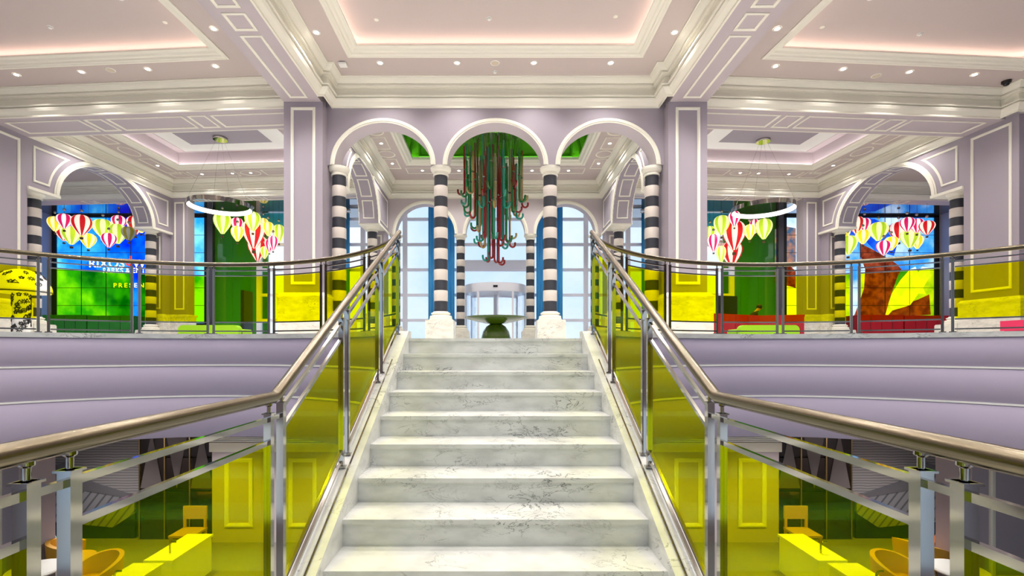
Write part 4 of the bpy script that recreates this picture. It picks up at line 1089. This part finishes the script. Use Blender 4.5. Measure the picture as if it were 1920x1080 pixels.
def doodle_pts(kind, r):
    c_ = lambda a: (r * math.cos(a), r * math.sin(a))
    if kind == 0: return [[c_(k * PI / 6) for k in range(13)], [(r * .4 * math.cos(k * PI / 4), r * .4 * math.sin(k * PI / 4)) for k in range(9)]]
    if kind == 1: return [[(r * .5 * math.cos(k * PI / 5), r * .5 * math.sin(k * PI / 5)) for k in range(11)]] + [[(r * .65 * math.cos(a), r * .65 * math.sin(a)), (r * 1.15 * math.cos(a), r * 1.15 * math.sin(a))] for a in (k * PI / 4 for k in range(8))]
    if kind == 2: return [[(r * (.75 + .35 * math.sin(5 * a)) * math.cos(a), r * (.75 + .35 * math.sin(5 * a)) * math.sin(a)) for a in (k * PI / 15 for k in range(31))]]
    return [[(-r, -r * .6), (0, r), (r, -r * .6), (-r, -r * .6)]]
dm = MB()
for k in range(54):                 # stem doodles
    a0 = 2 * PI * rd.random(); z0 = .25 + .74 * (k + .5) / 54; r0 = rd.uniform(.03, .055)
    for ln in doodle_pts(rd.randrange(4), r0):
        dm.tube([(.142 * math.cos(a0 + q[0] / .14), .142 * math.sin(a0 + q[0] / .14), z0 + q[1]) for q in ln], .008, 4)
obj('stem_doodles', dm, INK, t)['kind'] = 'stuff'
dm = MB()
def capr(z):
    for (r0, z0), (r1, z1) in zip(capp, capp[1:]):
        if z1 <= z <= z0: return r0 + (r1 - r0) * (z0 - z) / (z0 - z1)
    return .46
for k in range(34):
    a0 = k * 2.4; z0 = capz + .08 + .30 * rd.random(); r0 = rd.uniform(.035, .055)
    for ln in doodle_pts(rd.randrange(4), r0):
        dm.tube([((capr(z0 + q[1] * .7) + .004) * math.cos(a0 + q[0] / .4), (capr(z0 + q[1] * .7) + .004) * math.sin(a0 + q[0] / .4), z0 + q[1] * .7) for q in ln], .0075, 4)
obj('cap_doodles', dm, INK, t)['kind'] = 'stuff'

# ================================================================ PERSON AT THE DESK
def person():
    PXX, PYY = PX(1404, 20.75), 20.75
    t = thing('person', (PXX, PYY, 0), 'person in dark clothes bending forward behind the red reception desk', 'person')
    # facing +X, leaning over
    V = {'pel': (0, 0, .95), 'spn': (.08, 0, 1.15), 'chs': (.22, 0, 1.38), 'nek': (.33, 0, 1.52), 'hed': (.40, 0, 1.60), 'hd2': (.47, 0, 1.68), 'hd3': (.50, 0, 1.74)}
    for s_, k in ((1, 'l'), (-1, 'r')):
        V.update({'hip' + k: (0, .1 * s_, .9), 'kne' + k: (.03, .11 * s_, .5), 'ank' + k: (-.02, .11 * s_, .09), 'toe' + k: (.14, .12 * s_, .04),
                  'sho' + k: (.22, .19 * s_, 1.42), 'elb' + k: (.30, .24 * s_, 1.13), 'wri' + k: (.52, .17 * s_, 1.08), 'han' + k: (.60, .15 * s_, 1.07)})
        for f, (dx, dy, L) in enumerate(((.03, .035, .06), (.08, .03, .075), (.085, .01, .08), (.08, -.01, .075), (.07, -.03, .06))):
            V['f%d%s' % (f, k)] = (.60 + dx * .5, (.15 + dy * .7) * s_, 1.065); V['g%d%s' % (f, k)] = (.60 + dx + L * .3, (.15 + dy) * s_, 1.045)
    E = [('pel', 'spn'), ('spn', 'chs'), ('chs', 'nek'), ('nek', 'hed'), ('hed', 'hd2'), ('hd2', 'hd3')]
    for k in 'lr':
        E += [('pel', 'hip' + k), ('hip' + k, 'kne' + k), ('kne' + k, 'ank' + k), ('ank' + k, 'toe' + k), ('chs', 'sho' + k), ('sho' + k, 'elb' + k), ('elb' + k, 'wri' + k), ('wri' + k, 'han' + k)]
        for f in range(5): E += [('han' + k, 'f%d%s' % (f, k)), ('f%d%s' % (f, k), 'g%d%s' % (f, k))]
    rad = {'pel': .15, 'spn': .14, 'chs': .155, 'nek': .06, 'hed': .085, 'hd2': .095, 'hd3': .07, 'hip': .1, 'kne': .065, 'ank': .045, 'toe': .04, 'sho': .07, 'elb': .05, 'wri': .033, 'han': .035}
    keys = list(V); me = bpy.data.meshes.new('body'); me.from_pydata([V[k] for k in keys], [(keys.index(a), keys.index(b)) for a, b in E], [])
    o = link('body', me, t); sk = o.modifiers.new('skin', 'SKIN'); sk.use_smooth_shade = True
    for i, k in enumerate(keys):
        r = rad.get(k) or rad.get(k[:-1]) or .01
        me.skin_vertices[0].data[i].radius = (r, r); me.skin_vertices[0].data[i].use_root = (k == 'pel')
    o.modifiers.new('subd', 'SUBSURF').levels = 1
    ev = o.evaluated_get(bpy.context.evaluated_depsgraph_get()); m2 = bpy.data.meshes.new_from_object(ev); o.modifiers.clear(); o.data = m2
    m2.materials.clear()
    for m in (mat('dark shirt', (22, 26, 24), .8), mat('skin', (196, 150, 122), .55), mat('dark trousers', (26, 26, 32), .8)): m2.materials.append(m)
    for p in m2.polygons:
        c_ = p.center; p.material_index = 1 if (c_.z > 1.53 or c_.x > .5 and c_.z < 1.2) else (2 if c_.z < .92 else 0); p.use_smooth = True
    hr = MB(); hr.lathe([(.0, .14), (.06, .125), (.1, .08), (.118, .02), (.11, -.04), (.1, -.06)], 20, cap=False)
    h = obj('hair', hr, mat('dark hair', (18, 15, 14), .6), t, 'all', loc=(.45, 0, 1.70)); h.rotation_euler = (0, .35, 0)
    obj('nose', MB().lathe([(.016, 0), (.011, .018), (0, .03)], 8), MATS['skin'], t, 'all', loc=(.575, 0, 1.66)).rotation_euler = (0, 1.9, 0)
    for s_ in (1, -1):
        obj('eye', MB().lathe([(0, -.009), (.009, 0), (0, .009)], 8, cap=False), mat('eye', (20, 18, 18), .2), t, 'all', loc=(.565, .034 * s_, 1.69))
        obj('ear', MB().lathe([(0, -.01), (.026, 0), (0, .01)], 10, cap=False), MATS['skin'], t, 'all', loc=(.45, .098 * s_, 1.67)).rotation_euler = (PI / 2, 0, 0)
    obj('mouth', MB().box(-.004, .004, -.024, .024, -.004, .004), mat('lips', (150, 86, 80), .5), t, loc=(.565, 0, 1.625))
person()
# ================================================================ LOWER LEVEL UNDER THE BALCONY
ZL = -3.9; YL = 9.4
GREY1 = None
def stripemat(name, c0, c1, scale, rot, kind='BANDS', dist=0.0):
    m = bpy.data.materials.new(name); m.use_nodes = True; n = m.node_tree.nodes; l = m.node_tree.links; b = n['Principled BSDF']
    t = n.new('ShaderNodeTexCoord'); mp = n.new('ShaderNodeMapping'); mp.inputs['Rotation'].default_value = (0, rot, 0)
    wv = n.new('ShaderNodeTexWave'); wv.bands_direction = 'Z'; wv.inputs['Scale'].default_value = scale; wv.inputs['Distortion'].default_value = dist; wv.inputs['Detail'].default_value = 0
    r = n.new('ShaderNodeValToRGB'); r.color_ramp.elements[0].position = .12; r.color_ramp.elements[1].position = .2
    r.color_ramp.elements[0].color = lin(c1); r.color_ramp.elements[1].color = lin(c0)
    l.new(t.outputs['Object'], mp.inputs['Vector']); l.new(mp.outputs['Vector'], wv.inputs['Vector']); l.new(wv.outputs['Fac'], r.inputs['Fac']); l.new(r.outputs['Color'], b.inputs['Base Color'])
    b.inputs['Roughness'].default_value = .6; MATS[name] = m
    return m
ZIG = stripemat('grey zigzag cladding', (150, 146, 148), (100, 98, 102), 6.0, 0.0, dist=1.0)
DIA = stripemat('grey diagonal cladding', (140, 138, 144), (92, 92, 98), 2.4, math.radians(52))
GREYF = mat('plain grey facet', (104, 102, 108), .6)
NAVY = mat('navy panel', (18, 16, 44), .5)
MIRR = mat('smoked mirror', (86, 80, 74), .06, 1.0)
DPAN = mat('dark brown panel', (44, 36, 34), .3)
GPAN = mat('taupe panel', (112, 104, 104), .4)
BRASS = mat('pale brass', (200, 178, 120), .25, 1.0)
for s, side in SIDES:
    M = WS(s); sd = 'lettered screen' if s < 0 else 'red desk'
    lw = struct('wall_lower_' + side, MB(M).box(1.2, 5.55, YL, YL + .3, ZL, -1.36), PALE, label='lilac pilaster wall on the lower level')
    PF = lambda a, q, n, s=s: (s * a, YL - n, q)
    for a0, a1 in ((4.75, 5.3), (3.5, 4.05), (2.3, 2.85)):
        obj('panel_moulding', MB().frame(rect(a0, a1, -3.6, -2.25), PF, .08, .03), CREAM, lw)
    for k in range(9):
        z1 = -1.62 - .035 * k
        obj('cornice_rib', MB(M).box(1.2, 5.6, YL - .16 + .012 * k, YL, z1 - .022, z1), WHITE, lw)
    obj('cornice_frieze', MB(M).box(1.2, 5.58, YL - .05, YL, -2.12, -1.94), CREAM, lw)
    # taupe and dark mirrored panels
    dk = thing('mirror_wall', (s * 6.35, YL + .15, ZL), 'dark mirrored wall panels with grey triangles below the balcony, on the %s side' % sd, 'wall panel')
    obj('backing', MB().box(*sorted((s * -.8, s * .78)), .06, .14, 0, 2.54), DPAN, dk)
    for k in range(3):
        x0 = 5.58 - 6.35 + .02 + k * .5; xa, xb = x0, x0 + .47
        for z0, z1, m in ((.0, .95, MIRR), (1.0, 1.62, MIRR), (1.65, 2.5, DPAN)):
            a, b = sorted((s * xa, s * xb))
            pnl = obj('panel', MB().box(a, b, 0, .06, z0, z1), m, dk)
        c0 = s * (xa + xb) / 2; hw = .22
        up = 1 if k % 2 == 0 else -1
        tri = [(c0 - hw, 1.02 if up > 0 else 2.15), (c0 + hw, 1.02 if up > 0 else 2.15), (c0, 2.15 if up > 0 else 1.02)]
        mb = MB(lambda x, z, y: (x, y, z)); mb.prism(tri, -.012, -.002); obj('triangle_inlay', mb, GPAN, dk)
        obj('brass_strip', MB().box(s * (xb + .005) - .012, s * (xb + .005) + .012, -.02, .05, 0, 2.5), BRASS, dk)
    struct('wall_lower_back_' + side, MB(M).box(5.55, 18.4, YL + .32, YL + .5, ZL, -1.36), LILAC)
    # grey faceted cladding
    gc = thing('faceted_cladding', (s * 8.3, YL + .15, ZL), 'grey zigzag and diagonal striped cladding below the balcony, on the %s side' % sd, 'wall cladding')
    def fac(pts, y, m, nm='facet'):
        mb = MB(lambda x, z, yy: (s * x, yy, z)); mb.prism([(a - 8.3, b - ZL) for a, b in pts], y, y + .05); obj(nm, mb, m, gc)
    fp = lambda pts: [((CX - a) / F * 9.5, EZ + (CY - b) / F * 9.5) for a, b in pts]
    fac([(7.13, -3.0), (7.13, -1.36), (12, -1.36), (12, -3.0)], .06, ZIG)
    fac(fp([(60, 885), (85, 880), (150, 922), (246, 938), (246, 965), (205, 992), (60, 978)]), .03, DIA)
    fac(fp([(85, 878), (118, 868), (165, 906), (246, 932), (246, 938), (150, 922)]), .02, GREYF)
    fac(fp([(-120, 860), (60, 870), (60, 978), (-120, 960)]), .03, DIA)
    fac(fp([(-120, 960), (60, 978), (205, 992), (246, 965), (246, 1030), (-120, 1030)]), .045, NAVY)
    # near pilaster of the lower level
    np_ = struct('wall_lower_pier_' + side, MB(M).box(7.15, 8.4, 7.2, 7.8, ZL, -1.36), LILAC)
    obj('panel_moulding', MB().frame(rect(7.4, 8.15, -3.6, -1.6), lambda a, q, n, s=s: (s * a, 7.2 - n, q), .09, .035), CREAM, np_)
    # tub chairs, round table, low white counters, striped stool
    def tub(x, y, rz, label):
        t = thing('tub_chair', (x, y, ZL), label, 'chair', rz=rz); m = mat('mustard leather', (214, 158, 44), .5)
        mb = MB(); n = 22; pts = []
        for i in range(n + 1):
            a = math.radians(-20 + 220 * i / n); h = .74 - .16 * abs(math.cos((a - math.radians(90)) / 1)) ** .0 * (abs(i - n / 2) / (n / 2)) ** 2
            for r, z in ((.27, .36), (.33, .36), (.35, h), (.29, h)): pts.append((r * math.cos(a), r * math.sin(a), z))
        mb.add(pts, [(i * 4 + j, i * 4 + (j + 1) % 4, (i + 1) * 4 + (j + 1) % 4, (i + 1) * 4 + j) for i in range(n) for j in range(4)] + [(0, 1, 2, 3), tuple(n * 4 + j for j in (3, 2, 1, 0))])
        obj('shell', mb, m, t, True)
        obj('seat_cushion', MB().lathe([(.28, .32), (.29, .36), (.28, .43), (.22, .45), (0, .45)], 24), m, t, True)
        for a in (45, 135, 225, 315):
            a = math.radians(a); obj('leg', MB().tube([(.2 * math.cos(a), .2 * math.sin(a), .33), (.26 * math.cos(a), .26 * math.sin(a), 0)], .018, 6), BRASS, t)
    xc = 5.85 if s < 0 else 5.9
    tub(s * xc, 7.0, 0.4 * s, 'mustard tub chair with curved back beside the round table, on the %s side below' % sd)
    tub(s * (xc + .95), 7.75, 2.2, 'mustard tub chair behind the round table, on the %s side below' % sd)
    t = thing('round_table', (s * (xc + .62), 6.75, ZL), 'small round white table between mustard chairs, on the %s side below' % sd, 'table')
    obj('top', MB().lathe([(.32, .66), (.33, .68), (.32, .70)], 28), WHITE, t, True); obj('stem', MB().lathe([(.03, .03), (.03, .66)], 10), CHROME, t, True); obj('foot', MB().lathe([(.2, 0), (.2, .02), (.03, .04)], 20), CHROME, t, True)
    for k, (xx, yy, zz, L) in enumerate(((5.0, 6.5, .70, .8), (5.05, 7.7, .62, 1.0))):
        t = thing('display_counter', (s * xx, yy, ZL), ('short' if k == 0 else 'long') + ' white counter below the balcony on the %s side' % sd, 'counter')
        obj('body', MB().box(-.2, .2, -L / 2, L / 2, 0, zz - .04), WHITE, t); obj('top', MB().box(-.22, .22, -L / 2 - .02, L / 2 + .02, zz - .04, zz), WHITE, t)
        obj('tap', MB().tube([(0, -L / 4, zz), (0, -L / 4, zz + .13), (.03, -L / 4, zz + .17), (.09, -L / 4, zz + .17)], .014, 8), CHROME, t, True)
    t = thing('side_chair', (s * 5.6, 8.75, ZL), 'small wooden chair beside the dark mirrored panels, on the %s side' % sd, 'chair')
    wd = mat('pale wood', (190, 150, 90), .5)
    obj('seat', MB().box(-.22, .22, -.22, .22, .42, .46), wd, t); obj('backrest', MB().box(-.22, .22, .19, .22, .62, .86), wd, t)
    for a in (-.19, .19):
        for b in (-.19, .2): obj('leg', MB().box(a - .02, a + .02, b - .02, b + .02, 0, .42 if b < 0 else .7), wd, t)
    dt = thing('prism_decoration', (s * 8.2, 8.6, ZL), 'coloured triangular frame decoration standing before the navy wall, on the %s side' % sd, 'decoration')
    for c0, c1, col in (((-.5, 0), (0, .9), (220, 110, 30)), ((0, .9), (.5, 0), (170, 230, 200)), ((-.5, .05), (.5, .05), (60, 200, 70))):
        obj('bar', bar_along(MB(), [(c0[0], 0, c0[1] + .03), (c1[0], .02 if c1[1] > .5 else 0, c1[1] + .03)], .06, .06), mat('prism %d' % col[0], col, .4), dt)
    # unseen ceiling lamps added to brighten the lower level
    for x, y in ((3.0, 8.2), (5.2, 8.2), (7.4, 8.2)):
        downlight(s * x, y, -1.361, 'added downlight under the balcony, on the %s side' % sd, 'added downlights under the balcony, %s side' % sd, 125, .8)
